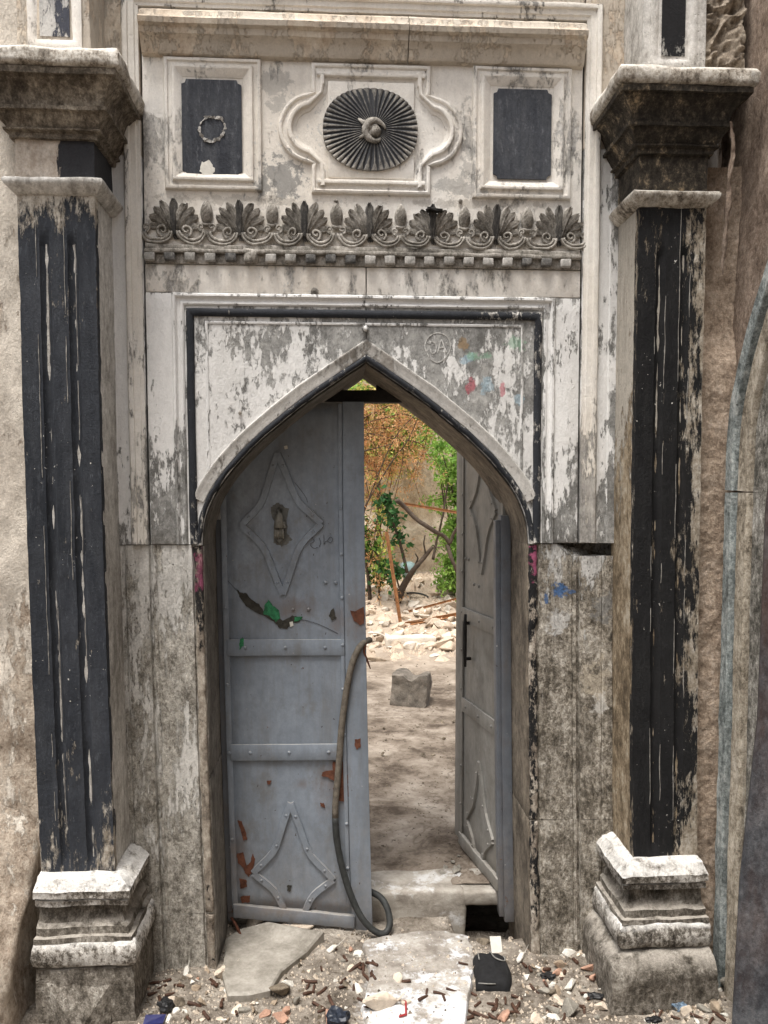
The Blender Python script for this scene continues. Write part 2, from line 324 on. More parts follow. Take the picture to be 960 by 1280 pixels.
def plain(name, c, var=0.25, scale=18.0, rough=0.8, bump=0.004, spec=0.3, metal=0.0, c2=None):
    m = Mat(name, rough, spec)
    n1 = m.noise(scale, 6, 0.65)
    n2 = m.noise(scale * 7, 4, 0.75, off=3.0)
    n1 = m.math('ADD', m.math('MULTIPLY', n1, 0.7), m.math('MULTIPLY', n2, 0.3))
    cc = m.mix(m.rng(n1, 0.36, 0.64), tuple(q * (1 - var) for q in c), c2 if c2 else tuple(min(1, q * (1 + var)) for q in c))
    m.bump(n1, bump)
    m.b.inputs['Metallic'].default_value = metal
    return m.done(cc)


def door_paint(name, base, dirt, seed, rust=0.78, bleed=()):
    m = Mat(name, 0.55, 0.35)
    big = m.noise(2.2, 5, 0.6, (1, 1, 0.7), seed)
    c = m.mix(m.rng(big, 0.3, 0.7), tuple(q * 0.72 for q in base), tuple(q * 1.18 for q in base))
    st = m.noise(20.0, 5, 0.7, (1, 1, 0.10), seed + 3)
    c = m.mix(m.rng(st, 0.46, 0.72, 0, 0.50), c, dirt)
    smu = m.noise(6.0, 7, 0.7, (1, 1, 0.8), seed + 5)
    c = m.mix(m.rng(smu, 0.50, 0.68, 0, 0.6, True), c, dirt)
    for i_, (cx_, cz_, rx_, rz_) in enumerate(bleed):                     # rust bleeding round the bare spots
        ax_ = m.math('MULTIPLY', m.math('SUBTRACT', m.x, cx_), 1 / rx_)
        az_ = m.math('MULTIPLY', m.math('SUBTRACT', m.z, cz_), 1 / rz_)
        rr_ = m.math('SQRT', m.math('ADD', m.math('MULTIPLY', ax_, ax_), m.math('MULTIPLY', az_, az_)))
        sp_ = m.math('ADD', m.math('SUBTRACT', 1.0, rr_), m.math('MULTIPLY', m.math('SUBTRACT', m.noise(18.0, 7, 0.75, (1, 1, 0.5), seed + 60 + i_), 0.5), 3.0))
        c = m.mix(m.rng(sp_, 0.0, 0.9, 0.0, 0.55), c, (0.15, 0.10, 0.07))
    rs = m.noise(13.0, 6, 0.66, (1, 1, 0.9), seed + 7)
    mask = m.rng(rs, rust, rust + 0.012)
    c = m.mix(mask, c, (0.13, 0.052, 0.03))
    sp = m.noise(75.0, 2, 0.5, (1, 1, 0.8), seed + 9)
    c = m.mix(m.rng(sp, 0.745, 0.76), c, (0.05, 0.04, 0.035))
    sp2 = m.noise(60.0, 2, 0.5, (1, 1, 0.8), seed + 13)
    c = m.mix(m.rng(sp2, 0.77, 0.78), c, (0.5, 0.5, 0.48))
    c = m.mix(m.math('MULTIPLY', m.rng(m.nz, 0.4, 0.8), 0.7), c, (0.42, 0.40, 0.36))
    spl = m.math('ADD', m.rng(m.z, -0.1, 0.45, 0.55, 0.0), m.math('MULTIPLY', m.math('SUBTRACT', m.noise(11.0, 7, 0.72, off=seed + 21), 0.5), 0.9))
    c = m.mix(m.rng(spl, 0.1, 0.7, 0.0, 0.6), c, (0.22, 0.185, 0.15))   # mud splashed up from the ground
    fg = m.noise(34.0, 6, 0.75, (1, 1, 0.7), seed + 17)
    c = m.mix(m.rng(fg, 0.40, 0.68, 0.0, 0.6), c, tuple(q * 0.62 for q in base))
    m.bump(mask, 0.0015)
    m.bump(m.noise(3.5, 3, 0.5, off=seed), 0.010)
    m.bump(m.noise(90.0, 3, 0.6, off=seed), 0.0008)
    return m.done(c, m.rng(smu, 0.4, 0.7, 0.42, 0.75))


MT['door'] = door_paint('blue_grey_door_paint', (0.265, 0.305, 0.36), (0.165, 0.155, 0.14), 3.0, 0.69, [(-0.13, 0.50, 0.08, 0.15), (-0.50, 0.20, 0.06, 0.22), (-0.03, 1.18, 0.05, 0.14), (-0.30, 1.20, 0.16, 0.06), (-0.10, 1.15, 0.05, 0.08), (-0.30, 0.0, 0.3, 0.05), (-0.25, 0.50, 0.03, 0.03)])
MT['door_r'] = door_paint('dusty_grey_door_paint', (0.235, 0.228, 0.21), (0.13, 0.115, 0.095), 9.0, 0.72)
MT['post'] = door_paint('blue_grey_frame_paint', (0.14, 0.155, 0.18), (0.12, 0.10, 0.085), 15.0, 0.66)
MT['rust'] = plain('flaked_rust', (0.125, 0.05, 0.03), 0.55, 30, 0.9, 0.003)
MT['green'] = plain('old_green_paint', (0.03, 0.17, 0.075), 0.8, 45, 0.7, 0.003)
MT['dark_tear'] = plain('bare_dark_metal', (0.045, 0.042, 0.035), 0.5, 60, 0.8, 0.003)
MT['ink'] = plain('black_marker', (0.07, 0.075, 0.09), 0.2, 60, 0.7, 0.001)
MT['iron'] = plain('blackened_iron', (0.02, 0.018, 0.016), 0.4, 20, 0.75, 0.003)
MT['hose'] = plain('black_rubber_hose', (0.035, 0.037, 0.036), 0.35, 40, 0.6, 0.002)
MT['hose_dry'] = plain('muddy_hose', (0.15, 0.13, 0.105), 0.45, 40, 0.8, 0.002)
MT['rust_bar'] = plain('rusty_angle_iron', (0.26, 0.12, 0.05), 0.5, 25, 0.9, 0.003)
MT['wood'] = plain('dead_grey_branch', (0.075, 0.055, 0.04), 0.45, 30, 0.9, 0.005)
MT['pod'] = plain('dry_brown_pod', (0.065, 0.032, 0.02), 0.5, 60, 0.6, 0.003)
MT['bag'] = plain('black_cloth', (0.011, 0.011, 0.012), 0.4, 60, 0.85, 0.003)
MT['bag_trim'] = plain('grey_bag_seam', (0.22, 0.215, 0.2), 0.3, 60, 0.8, 0.002)
MT['paper'] = plain('dirty_white_paper', (0.68, 0.66, 0.6), 0.12, 30, 0.85, 0.002)
MT['red'] = plain('red_plastic', (0.30, 0.02, 0.022), 0.15, 30, 0.35, 0.001, 0.5)
MT['blue'] = plain('blue_foil', (0.022, 0.024, 0.09), 0.3, 30, 0.3, 0.001, 0.5)
MT['navy'] = plain('navy_plastic', (0.018, 0.024, 0.038), 0.3, 30, 0.45, 0.001, 0.4)
MT['blackpl'] = plain('black_plastic', (0.012, 0.012, 0.013), 0.3, 30, 0.5, 0.002, 0.4)
MT['foil'] = plain('crumpled_blue_grey_foil', (0.11, 0.16, 0.22), 0.7, 40, 0.35, 0.004, 0.5)
MT['teal'] = plain('pale_teal_plastic', (0.3, 0.42, 0.42), 0.15, 20, 0.4, 0.001, 0.4)
MT['hand'] = plain('worn_brass_knocker', (0.19, 0.18, 0.155), 0.35, 60, 0.6, 0.003, 0.4)
MT['brass_dirt'] = plain('soot_halo', (0.15, 0.15, 0.14), 0.3, 60, 0.9, 0.002)
MT['crack'] = plain('joint_dirt_groove_shade', (0.02, 0.017, 0.014), 0.4, 40, 1.0, 0.003)  # dirt in the portal joints; painted shade in the side arch grooves
MT['stone_tan'] = plain('tan_stone', (0.33, 0.26, 0.19), 0.4, 22, 0.9, 0.012)
MT['stone_grey'] = plain('grey_stone', (0.26, 0.24, 0.205), 0.4, 22, 0.9, 0.012)
MT['stone_pink'] = plain('pink_brick_stone', (0.45, 0.27, 0.195), 0.35, 22, 0.9, 0.012)
MT['stone_white'] = plain('white_marble_chip', (0.66, 0.63, 0.57), 0.2, 30, 0.85, 0.008)
MT['stone_dark'] = plain('dark_brown_rock', (0.10, 0.078, 0.056), 0.6, 22, 0.9, 0.015, c2=(0.28, 0.23, 0.17))
MT['block'] = plain('weathered_grey_block', (0.15, 0.13, 0.108), 0.55, 14, 0.9, 0.012)
MT['cream_rock'] = plain('cream_rock', (0.62, 0.53, 0.43), 0.22, 14, 0.9, 0.014)
MT['rubble_c'] = plain('courtyard_rubble', (0.50, 0.40, 0.305), 0.35, 5, 0.9, 0.02)
MT['rubble_w'] = plain('pale_courtyard_rubble', (0.62, 0.55, 0.46), 0.25, 5, 0.9, 0.02)
MT['onyx'] = plain('smooth_onyx_slab', (0.24, 0.215, 0.175), 0.35, 9, 0.5, 0.004, 0.4, c2=(0.42, 0.39, 0.345))
MT['twig_bark'] = plain('dry_twig', (0.11, 0.065, 0.035), 0.4, 30, 0.9, 0.003)


def leafmat(name, a, b, trans=0.4):
    m = Mat(name, 0.6, 0.3)
    n1 = m.noise(7.0, 3, 0.6)
    c = m.mix(m.rng(n1, 0.35, 0.65), a, b)
    tr = m.t.nodes.new('ShaderNodeBsdfTranslucent')
    m.put(tr.inputs[0], c)
    mx = m.t.nodes.new('ShaderNodeMixShader')
    mx.inputs[0].default_value = trans
    m.done(c)
    m.t.links.new(m.b.outputs[0], mx.inputs[1])
    m.t.links.new(tr.outputs[0], mx.inputs[2])
    m.t.links.new(mx.outputs[0], m.out.inputs[0])
    return m.m


MT['leaf_green'] = leafmat('bright_green_leaves', (0.14, 0.30, 0.05), (0.34, 0.52, 0.11))
MT['leaf_dark'] = leafmat('dark_green_leaves', (0.018, 0.065, 0.02), (0.05, 0.15, 0.035), 0.25)
MT['leaf_orange'] = leafmat('dry_orange_leaves', (0.52, 0.23, 0.09), (0.74, 0.42, 0.20))
MT['leaf_straw'] = leafmat('dry_straw_leaves', (0.50, 0.30, 0.14), (0.72, 0.52, 0.28))
MT['leaf_yellow'] = leafmat('yellow_green_leaves', (0.52, 0.50, 0.10), (0.72, 0.66, 0.22))

# ground materials
def alley_mat():
    m = Mat('alley_dirt', 0.92, 0.2)
    n1 = m.noise(7, 8, 0.68)
    n2 = m.noise(38, 5, 0.7, off=4)
    c = m.ramp(m.math('ADD', m.math('MULTIPLY', n1, 0.6), m.math('MULTIPLY', n2, 0.4)),
               [(0.38, (0.085, 0.07, 0.056)), (0.46, (0.18, 0.153, 0.125)), (0.54, (0.28, 0.245, 0.205)), (0.63, (0.44, 0.395, 0.34))])
    # spilt whitewash on the trodden path
    dx = m.math('MULTIPLY', m.math('SUBTRACT', m.x, 0.14), 1 / 0.22)
    dy = m.math('MULTIPLY', m.math('SUBTRACT', m.y, -0.22), 1 / 0.48)
    rr = m.math('SQRT', m.math('ADD', m.math('MULTIPLY', dx, dx), m.math('MULTIPLY', dy, dy)))
    sp = m.math('ADD', m.math('SUBTRACT', 1.0, rr), m.math('MULTIPLY', m.math('SUBTRACT', m.noise(9, 8, 0.72, off=9), 0.5), 3.2))
    c = m.mix(m.rng(sp, 0.22, 0.5, 0, 0.5), c, (0.58, 0.57, 0.56))
    g = m.voro(120.0)
    m.bump(n1, 0.02)
    m.bump(g, 0.004)
    m.bump(n2, 0.01)
    return m.done(c)

def court_mat():
    m = Mat('courtyard_earth', 0.95, 0.15)
    n1 = m.noise(2.3, 8, 0.68, off=6)
    n2 = m.noise(14, 6, 0.75, off=4)
    c = m.ramp(m.math('ADD', m.math('MULTIPLY', n1, 0.72), m.math('MULTIPLY', n2, 0.28)), [(0.41, (0.078, 0.06, 0.046)), (0.475, (0.165, 0.133, 0.105)), (0.54, (0.265, 0.222, 0.18)), (0.62, (0.40, 0.35, 0.295))])
    c = m.mix(m.rng(n2, 0.52, 0.7, 0, 0.5), c, (0.17, 0.135, 0.105))
    sp = m.noise(34, 3, 0.6, off=12)
    c = m.mix(m.rng(sp, 0.66, 0.68), c, (0.06, 0.045, 0.035))
    v = m.noise(0.9, 5, 0.6, off=21, dist=0.8)
    vv = m.rng(m.math('ABSOLUTE', m.math('SUBTRACT', v, 0.5)), 0.0, 0.012, 0.65, 0.0)
    c = m.mix(vv, c, (0.11, 0.085, 0.065))
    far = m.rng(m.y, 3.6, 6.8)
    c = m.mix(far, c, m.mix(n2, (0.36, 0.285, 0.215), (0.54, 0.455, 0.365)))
    m.bump(n1, 0.03)
    m.bump(n2, 0.012)
    return m.done(c)

MT['alley'] = alley_mat()
MT['court'] = court_mat()

def thresh_mat():
    m = Mat('threshold_limestone', 0.85, 0.25)
    n1 = m.noise(9, 8, 0.66)
    c = m.ramp(n1, [(0.35, (0.19, 0.165, 0.14)), (0.5, (0.32, 0.29, 0.25)), (0.65, (0.43, 0.40, 0.355))])
    sp = m.noise(5, 7, 0.7, off=9)
    c = m.mix(m.rng(sp, 0.53, 0.6, 0, 0.75), c, (0.62, 0.62, 0.62))
    m.bump(n1, 0.012)
    return m.done(c)

MT['thresh'] = thresh_mat()

def paving_mat():
    m = Mat('whitened_paving', 0.8, 0.3)
    n1 = m.noise(10, 8, 0.72)
    c = m.ramp(n1, [(0.38, (0.20, 0.175, 0.15)), (0.5, (0.33, 0.30, 0.265)), (0.6, (0.44, 0.41, 0.37))])
    sp = m.math('ADD', m.noise(7, 8, 0.74, off=9), m.rng(m.y, 0.05, -0.30, -0.05, 0.06))
    c = m.mix(m.rng(sp, 0.48, 0.56, 0, 0.92), c, (0.70, 0.71, 0.73))
    d2 = m.noise(50, 5, 0.8, off=2)
    c = m.mix(m.rng(d2, 0.57, 0.66, 0, 0.7), c, (0.16, 0.13, 0.105))
    m.bump(n1, 0.008)
    m.bump(d2, 0.003)
    return m.done(c)

MT['paving'] = paving_mat()

# ------------------------------------------------------------------ mesh helpers
LEAN = ('marble_portal', 'pilaster', 'metal_door_frame', 'door_leaf')


class MB:
    def __init__(self):
        self.v, self.f = [], []

    def add(self, vs, fs):
        o = len(self.v)
        self.v += [tuple(p) for p in vs]
        self.f += [tuple(i + o for i in f) for f in fs]
        return self

    def box(self, x0, x1, y0, y1, z0, z1):
        vs = [(x, y, z) for z in (z0, z1) for y in (y0, y1) for x in (x0, x1)]
        return self.add(vs, [(0, 2, 3, 1), (4, 5, 7, 6), (0, 1, 5, 4), (2, 6, 7, 3), (0, 4, 6, 2), (1, 3, 7, 5)])

    def wear(self, amp=0.002, s=25.0, seed=0.0, fine=0.0):
        out = []
        for p in self.v:
            d = Vector((nz(p, s, seed), nz(p, s, seed + 17), nz(p, s, seed + 31))) * amp
            if fine:
                d += Vector((nz(p, s * 3.3, seed + 5), nz(p, s * 3.3, seed + 22), nz(p, s * 3.3, seed + 44))) * fine
            out.append((p[0] + d.x, p[1] + d.y, p[2] + d.z))
        self.v = out
        return self

    def sweep(self, path, prof, y0=0.0, closed=False, step=0.05):
        """profile (u = offset to the left-hand normal of the path in XZ, v = proud of plane towards -Y) along an XZ path"""
        P = [Vector(p) for p in path]
        Q = []
        n = len(P)
        for i in range(n if closed else n - 1):
            a, b = P[i], P[(i + 1) % n]
            k = max(1, int((b - a).length / step))
            for j in range(k):
                Q.append(a.lerp(b, j / k))
        if not closed:
            Q.append(P[-1])
        n = len(Q)
        rows = []
        for i in range(n):
            a = Q[(i - 1) % n] if (closed or i > 0) else None
            b = Q[(i + 1) % n] if (closed or i < n - 1) else None
            d1 = (Q[i] - a).normalized() if a is not None else (b - Q[i]).normalized()
            d2 = (b - Q[i]).normalized() if b is not None else d1
            n1, n2 = Vector((-d1.y, d1.x)), Vector((-d2.y, d2.x))
            mm = n1 + n2
            mm = mm / max(0.35, (1 + n1.dot(n2)))
            rows.append([(Q[i].x + mm.x * u, y0 - v, Q[i].y + mm.y * u) for u, v in prof])
        k = len(prof)
        vs = [p for r in rows for p in r]
        fs = []
        for i in range(n if closed else n - 1):
            i2 = (i + 1) % n
            for j in range(k - 1):
                fs.append((i * k + j, i * k + j + 1, i2 * k + j + 1, i2 * k + j))
        if not closed:
            fs.append(tuple(range(k)))
            fs.append(tuple((n - 1) * k + j for j in range(k))[::-1])
        return self.add(vs, fs)

    def vprof(self, pts, z0, z1, step=0.04, zf=None):
        """closed XY outline raised along Z with many rings"""
        k = len(pts)
        n = max(1, int((z1 - z0) / step))
        vs, fs = [], []
        for i in range(n + 1):
            z = z0 + (z1 - z0) * i / n
            for (x, y) in pts:
                vs.append((x, y, z if zf is None else zf(x, y, z)))
        for i in range(n):
            for j in range(k):
                j2 = (j + 1) % k
                fs.append((i * k + j, i * k + j2, (i + 1) * k + j2, (i + 1) * k + j))
        fs.append(tuple(range(k))[::-1])
        fs.append(tuple(n * k + j for j in range(k)))
        return self.add(vs, fs)

    def tube(self, pts, rad, seg=8, caps=True):
        P = [Vector(p) for p in pts]
        n = len(P)
        if not isinstance(rad, (list, tuple)):
            rad = [rad] * n
        vs, fs = [], []
        ref = Vector((0.13, 0.31, 0.94)).normalized()
        for i in range(n):
            d = (P[min(i + 1, n - 1)] - P[max(i - 1, 0)]).normalized()
            a = d.cross(ref)
            if a.length < 0.05:
                a = d.cross(Vector((1, 0, 0)))
            a.normalize()
            b = d.cross(a)
            for j in range(seg):
                t = 2 * math.pi * j / seg
                vs.append(P[i] + (a * math.cos(t) + b * math.sin(t)) * rad[i])
        for i in range(n - 1):
            for j in range(seg):
                j2 = (j + 1) % seg
                fs.append((i * seg + j, i * seg + j2, (i + 1) * seg + j2, (i + 1) * seg + j))
        if caps:
            fs.append(tuple(range(seg))[::-1])
            fs.append(tuple((n - 1) * seg + j for j in range(seg)))
        return self.add(vs, fs)

    def prism(self, outline, y0, y1):
        """XZ outline between two depths"""
        k = len(outline)
        vs = [(x, y0, z) for x, z in outline] + [(x, y1, z) for x, z in outline]
        fs = [tuple(range(k)), tuple(range(2 * k - 1, k - 1, -1))]
        for j in range(k):
            j2 = (j + 1) % k
            fs.append((j, j + k, j2 + k, j2))
        return self.add(vs, fs)

    def build(self, name, mat, parent=None, smooth=False, angle=None):
        r_ = parent
        while r_ is not None and r_.parent is not None:
            r_ = r_.parent
        if r_ is not None and r_.name.split('.')[0] in LEAN and abs(r_.rotation_euler.z) < 0.5:      # the old masonry leans a little towards its foot
            self.v = [(x + 0.0062 * max(0.0, 2.2 - z) ** 2, y, z) for x, y, z in self.v]
        me = bpy.data.meshes.new(name)
        me.from_pydata(self.v, [], self.f)
        bm = bmesh.new()
        bm.from_mesh(me)
        bmesh.ops.remove_doubles(bm, verts=bm.verts, dist=1e-6)
        bmesh.ops.recalc_face_normals(bm, faces=bm.faces)
        bm.to_mesh(me)
        bm.free()
        return link(name, me, mat, parent, smooth, angle)


def wmat(o):
    return (wmat(o.parent) @ o.matrix_parent_inverse @ o.matrix_basis) if o.parent else o.matrix_basis.copy()


LOCAL = [False]                            # True while a thing is built in its own coordinates
def link(name, me, mat, parent=None, smooth=False, angle=None):
    if mat is not None and not me.materials:
        me.materials.append(MT[mat] if isinstance(mat, str) else mat)
    if smooth or angle:
        for p in me.polygons:
            p.use_smooth = True
        if angle:
            me.set_sharp_from_angle(angle=R(angle))
    o = bpy.data.objects.new(name, me)
    col.objects.link(o)
    if parent is not None:
        o.parent = parent
        if not LOCAL[0]:
            o.matrix_parent_inverse = wmat(parent).inverted()
    return o


def worn_box(x0, x1, y0, y1, z0, z1, bev=0.006, step=0.05, amp=0.004, seed=0.0, fine=0.0015, s=9.0):
    bm = bmesh.new()
    bmesh.ops.create_cube(bm, size=1.0)
    for v in bm.verts:
        v.co = Vector((x0 + (v.co.x + 0.5) * (x1 - x0), y0 + (v.co.y + 0.5) * (y1 - y0), z0 + (v.co.z + 0.5) * (z1 - z0)))
    if bev:
        bmesh.ops.bevel(bm, geom=list(bm.edges), offset=bev, segments=2, profile=0.5, affect='EDGES')
    for _ in range(7):
        es = [e for e in bm.edges if e.calc_length() > step * 1.4]
        if not es:
            break
        bmesh.ops.subdivide_edges(bm, edges=es, cuts=1, use_grid_fill=True)
    m = MB()
    bm.verts.index_update()
    m.v = [tuple(v.co) for v in bm.verts]
    m.f = [tuple(v.index for v in f.verts) for f in bm.faces]
    bm.free()
    return m.wear(amp, s, seed, fine)


def tag(o, label=None, cat=None, group=None, kind=None):
    if label:
        o['label'] = label
    if cat:
        o['category'] = cat
    if group:
        o['group'] = group
    if kind:
        o['kind'] = kind
    return o


def empty(name, loc=(0, 0, 0), rz=0.0):
    o = bpy.data.objects.new(name, None)
    o.empty_display_size = 0.1
    col.objects.link(o)
    o.location = loc
    o.rotation_euler = (0, 0, rz)
    return o


_st = {}
def stone_mesh(kind, mat):
    """a handful of broken-stone meshes, unit size, shared between alike stones"""
    key = (kind, mat)
    if key in _st:
        return _st[key]
    rnd = random.Random(kind * 7 + 3)
    bm = bmesh.new()
    pts = []
    for i in range(11 if kind % 3 else 8):
        d = Vector((rnd.gauss(0, 1), rnd.gauss(0, 1), rnd.gauss(0, 1))).normalized()
        pts.append(bm.verts.new(d * rnd.uniform(0.42, 0.55)))
    bmesh.ops.convex_hull(bm, input=bm.verts)
    bmesh.ops.delete(bm, geom=[v for v in bm.verts if not v.link_faces], context='VERTS')
    bmesh.ops.bevel(bm, geom=list(bm.edges), offset=0.045, segments=1, affect='EDGES')
    me = bpy.data.meshes.new('stone')
    bm.to_mesh(me)
    bm.free()
    me.materials.append(MT[mat])
    _st[key] = me
    return me

# ================================================================== THE SETTING
def grid(x0, x1, y0, y1, nx, ny, h):
    m = MB()
    vs = []
    for j in range(ny + 1):
        for i in range(nx + 1):
            x = x0 + (x1 - x0) * i / nx
            y = y0 + (y1 - y0) * j / ny
            vs.append((x, y, h(x, y)))
    fs = [(j * (nx + 1) + i, j * (nx + 1) + i + 1, (j + 1) * (nx + 1) + i + 1, (j + 1) * (nx + 1) + i) for j in range(ny) for i in range(nx)]
    return m.add(vs, fs)

def sstep(a, b, x):
    t = max(0.0, min(1.0, (x - a) / (b - a)))
    return t * t * (3 - 2 * t)

def h_alley(x, y):
    z = -0.095 + 0.018 * nz((x, y, 0), 3.0, 4) + 0.010 * nz((x, y, 0), 9, 7) + 0.005 * nz((x, y, 0), 30, 9)
    z += 0.035 * math.exp(-((x - 0.52) ** 2 / 0.03 + (y + 0.42) ** 2 / 0.012))          # sandy mounds
    z += 0.030 * math.exp(-((x - 0.78) ** 2 / 0.04 + (y + 0.05) ** 2 / 0.03))
    z += 0.030 * math.exp(-((x + 0.62) ** 2 / 0.03 + (y + 0.10) ** 2 / 0.03))
    z += 0.05 * sstep(0.95, 1.2, abs(x))
    z -= 0.12 * sstep(0.10, 0.04, max(abs(x - 0.50) - 0.06, abs(y - 0.30) - 0.05))          # hole beside the threshold
    return z

def h_court(x, y):
    z = 0.0 + 0.02 * nz((x, y, 0), 1.1, 3) + 0.012 * nz((x, y, 0), 4, 5) + 0.006 * nz((x, y, 0), 12, 8)
    z += 0.45 * sstep(4.6, 9.4, y)
    z += 0.05 * sstep(4.8, 6.2, y) * (nz((x, y, 0), 2.2, 13) + 0.5 * nz((x, y, 0), 6.0, 16))
    return z

g = grid(-120, 120, -120, 120, 24, 24, lambda x, y: -0.42).build('ground', 'court')
tag(g, kind='structure')
g = grid(-2.2, 1.6, -4.2, 0.40, 190, 230, h_alley).build('alley_ground', 'alley', smooth=True)
tag(g, kind='structure')
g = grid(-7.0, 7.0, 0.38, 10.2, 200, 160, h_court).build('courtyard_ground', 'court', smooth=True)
tag(g, kind='structure')

# ---- courtyard back wall
w = MB()
vs = grid(-7.0, 7.0, 0.2, 4.6, 180, 70, lambda x, z: 9.3 + 0.10 * nz((x, z, 0), 0.8, 3) + 0.05 * nz((x, z, 0), 2.6, 8) + 0.02 * nz((x, z, 0), 8, 12) - 0.10 * sstep(1.25, 1.05, z + 0.1 * nz((x, 0, 0), 1.5, 2)))
w.v = [(x, d, z) for (x, z, d) in vs.v]
w.f = vs.f
w.box(-7.0, 7.0, 9.62, 9.9, 0.0, 4.55)
mw = w.build('mud_wall', 'mudwall', smooth=True, angle=50)
tag(mw, 'tall bulging tan mud-plaster wall closing the courtyard behind the bushes', 'wall', kind='thing')

# ================================================================== THE PORTAL
portal = empty('marble_portal', (0, 0, -0.09))
tag(portal, 'weathered whitewashed marble doorway with pointed arch and carved palmette frieze', 'doorway')
XO, XB, XF, XC, XS = 0.585, 0.612, 0.672, 0.765, 0.893     # opening, black band, frame, crack, strip edge
ZJ = 1.465                                                  # bed joint under the arch stones

# arch curve (half, x >= 0): intrados corner
ARC = [(0.0, 2.112), (0.10, 2.045), (0.205, 1.973), (0.30, 1.898), (0.375, 1.834), (0.445, 1.765), (0.505, 1.693), (0.548, 1.624), (0.574, 1.556), (0.583, 1.50), (XO, ZJ)]
def smooth_curve(P, n=6):
    out = []
    for i in range(len(P) - 1):
        p0 = Vector(P[i - 1]) if i > 0 else Vector(P[0]) * 2 - Vector(P[1])
        p1, p2 = Vector(P[i]), Vector(P[i + 1])
        p3 = Vector(P[i + 2]) if i + 2 < len(P) else p2 * 2 - p1
        for k in range(n):
            t = k / n
            out.append(0.5 * ((2 * p1) + (p2 - p0) * t + (2 * p0 - 5 * p1 + 4 * p2 - p3) * t * t + (3 * p1 - p0 - 3 * p2 + p3) * t ** 3))
    out.append(Vector(P[-1]))
    return out
HALF = smooth_curve(ARC, 4)
def arc_z(x):
    x = abs(x)
    for a, b in zip(HALF, HALF[1:]):
        if a.x <= x <= b.x:
            return a.y + (b.y - a.y) * (x - a.x) / max(1e-9, b.x - a.x)
    return ZJ

ZL = 2.438                                                   # underside of the dentils
for s in (-1, 1):
    m = MB()
    xs = [0.0015] + [h.x for h in HALF[1:]] + [0.61, 0.65, 0.70, XC - 0.002]
    front, back = [], []
    n = len(xs)
    NZ = 14
    vs = []
    for y in (0.0, 0.40):
        for x in xs:
            zb = arc_z(x) if x <= XO else ZJ + 0.002
            for k in range(NZ + 1):
                vs.append((s * x, y, zb + (ZL - zb) * k / NZ))
    fs = []
    off = n * (NZ + 1)
    for i in range(n - 1):
        for k in range(NZ):
            a = i * (NZ + 1) + k
            b = (i + 1) * (NZ + 1) + k
            fs.append((a, b, b + 1, a + 1))
            fs.append((a + off, a + 1 + off, b + 1 + off, b + off))
        a, b = i * (NZ + 1), (i + 1) * (NZ + 1)
        fs.append((a, a + off, b + off, b))
        fs.append((a + NZ, b + NZ, b + NZ + off, a + NZ + off))
    for k in range(NZ):
        fs.append((k, k + 1, k + 1 + off, k + off))
        a = (n - 1) * (NZ + 1) + k
        fs.append((a, a + off, a + 1 + off, a + 1))
    m.add(vs, fs)
    o = m.build('spandrel_stone', 'spandrel', portal)
    # flat marble border round the frame, 3 mm proud
    b = worn_box(s * (XF + 0.001) if s > 0 else -XC + 0.003, XC - 0.003 if s > 0 else -XF - 0.001, -0.006, 0.05, ZJ + 0.003, 2.340, 0.003, 0.05, 0.001, 3.0 + s, 0.0006)
    b.build('border_stone', 'white', portal, angle=40)
    # lintel band between frame and dentils
    b = worn_box(0.0015 if s > 0 else -XC + 0.003, XC - 0.003 if s > 0 else -0.0015, -0.0062, 0.05, 2.3425, ZL - 0.001, 0.003, 0.05, 0.001, 9.0 + s, 0.0006)
    b.build('lintel_stone', 'upper', portal, angle=40)

# frame moulding, black band, inner fillet
def rect_path(x, zt, zb=ZJ + 0.003):
    return [(x, zb), (x, zt), (-x, zt), (-x, zb)]
MB().sweep(rect_path(XF + 0.002, 2.3405), [(0, -0.01), (0, 0.008), (0.004, 0.014), (0.011, 0.015), (0.015, 0.010), (0.018, 0.004), (0.026, 0.003), (0.030, 0.007), (0.036, 0.008), (0.041, 0.004), (0.043, -0.01)]).wear(0.0012, 20, 1).build('frame_moulding', 'white', portal, angle=35)
MB().sweep(rect_path(XB + 0.014, 2.289), [(0, -0.01), (0, 0.006), (0.004, 0.011), (0.010, 0.0135), (0.017, 0.0135), (0.023, 0.011), (0.027, 0.006), (0.027, -0.01)]).wear(0.0015, 18, 2).build('black_band', 'black_band', portal, angle=50)
MB().sweep([(0.561, ZJ + 0.20), (0.561, 2.246), (-0.561, 2.246), (-0.561, ZJ + 0.20)], [(0, -0.004), (0, 0.003), (0.004, 0.0042), (0.009, 0.003), (0.009, -0.004)]).wear(0.001, 20, 3).build('fillet', 'white', portal)

# arch mouldings: black roll at the arris and flat grey band outside it
arch_path = [(-h.x, h.y) for h in HALF[::-1]] + [(h.x, h.y) for h in HALF[1:]]
MB().sweep(arch_path, [(0.001, -0.02), (0.001, 0.003), (0.004, 0.008), (0.009, 0.0105), (0.015, 0.0095), (0.019, 0.006), (0.021, -0.02)], step=0.015).wear(0.003, 30, 5, 0.0015).build('arch_roll', 'black_band', portal, angle=50)
mid = [p for p in arch_path if p[1] > 1.60]
MB().sweep(mid, [(0.0215, -0.02), (0.0215, 0.005), (0.030, 0.007), (0.052, 0.0085), (0.056, 0.011), (0.061, 0.011), (0.064, 0.004), (0.064, -0.02)], step=0.02).wear(0.0014, 22, 6).build('arch_band', 'arch_strip', portal, angle=40)
# small chipped knob at the apex
MB().tube([at(456, 411, -0.004), at(457, 411, -0.02), at(457, 412, -0.03)], [0.012, 0.011, 0.006], 8).wear(0.003, 40).build('apex_knob', 'white', portal, smooth=True)

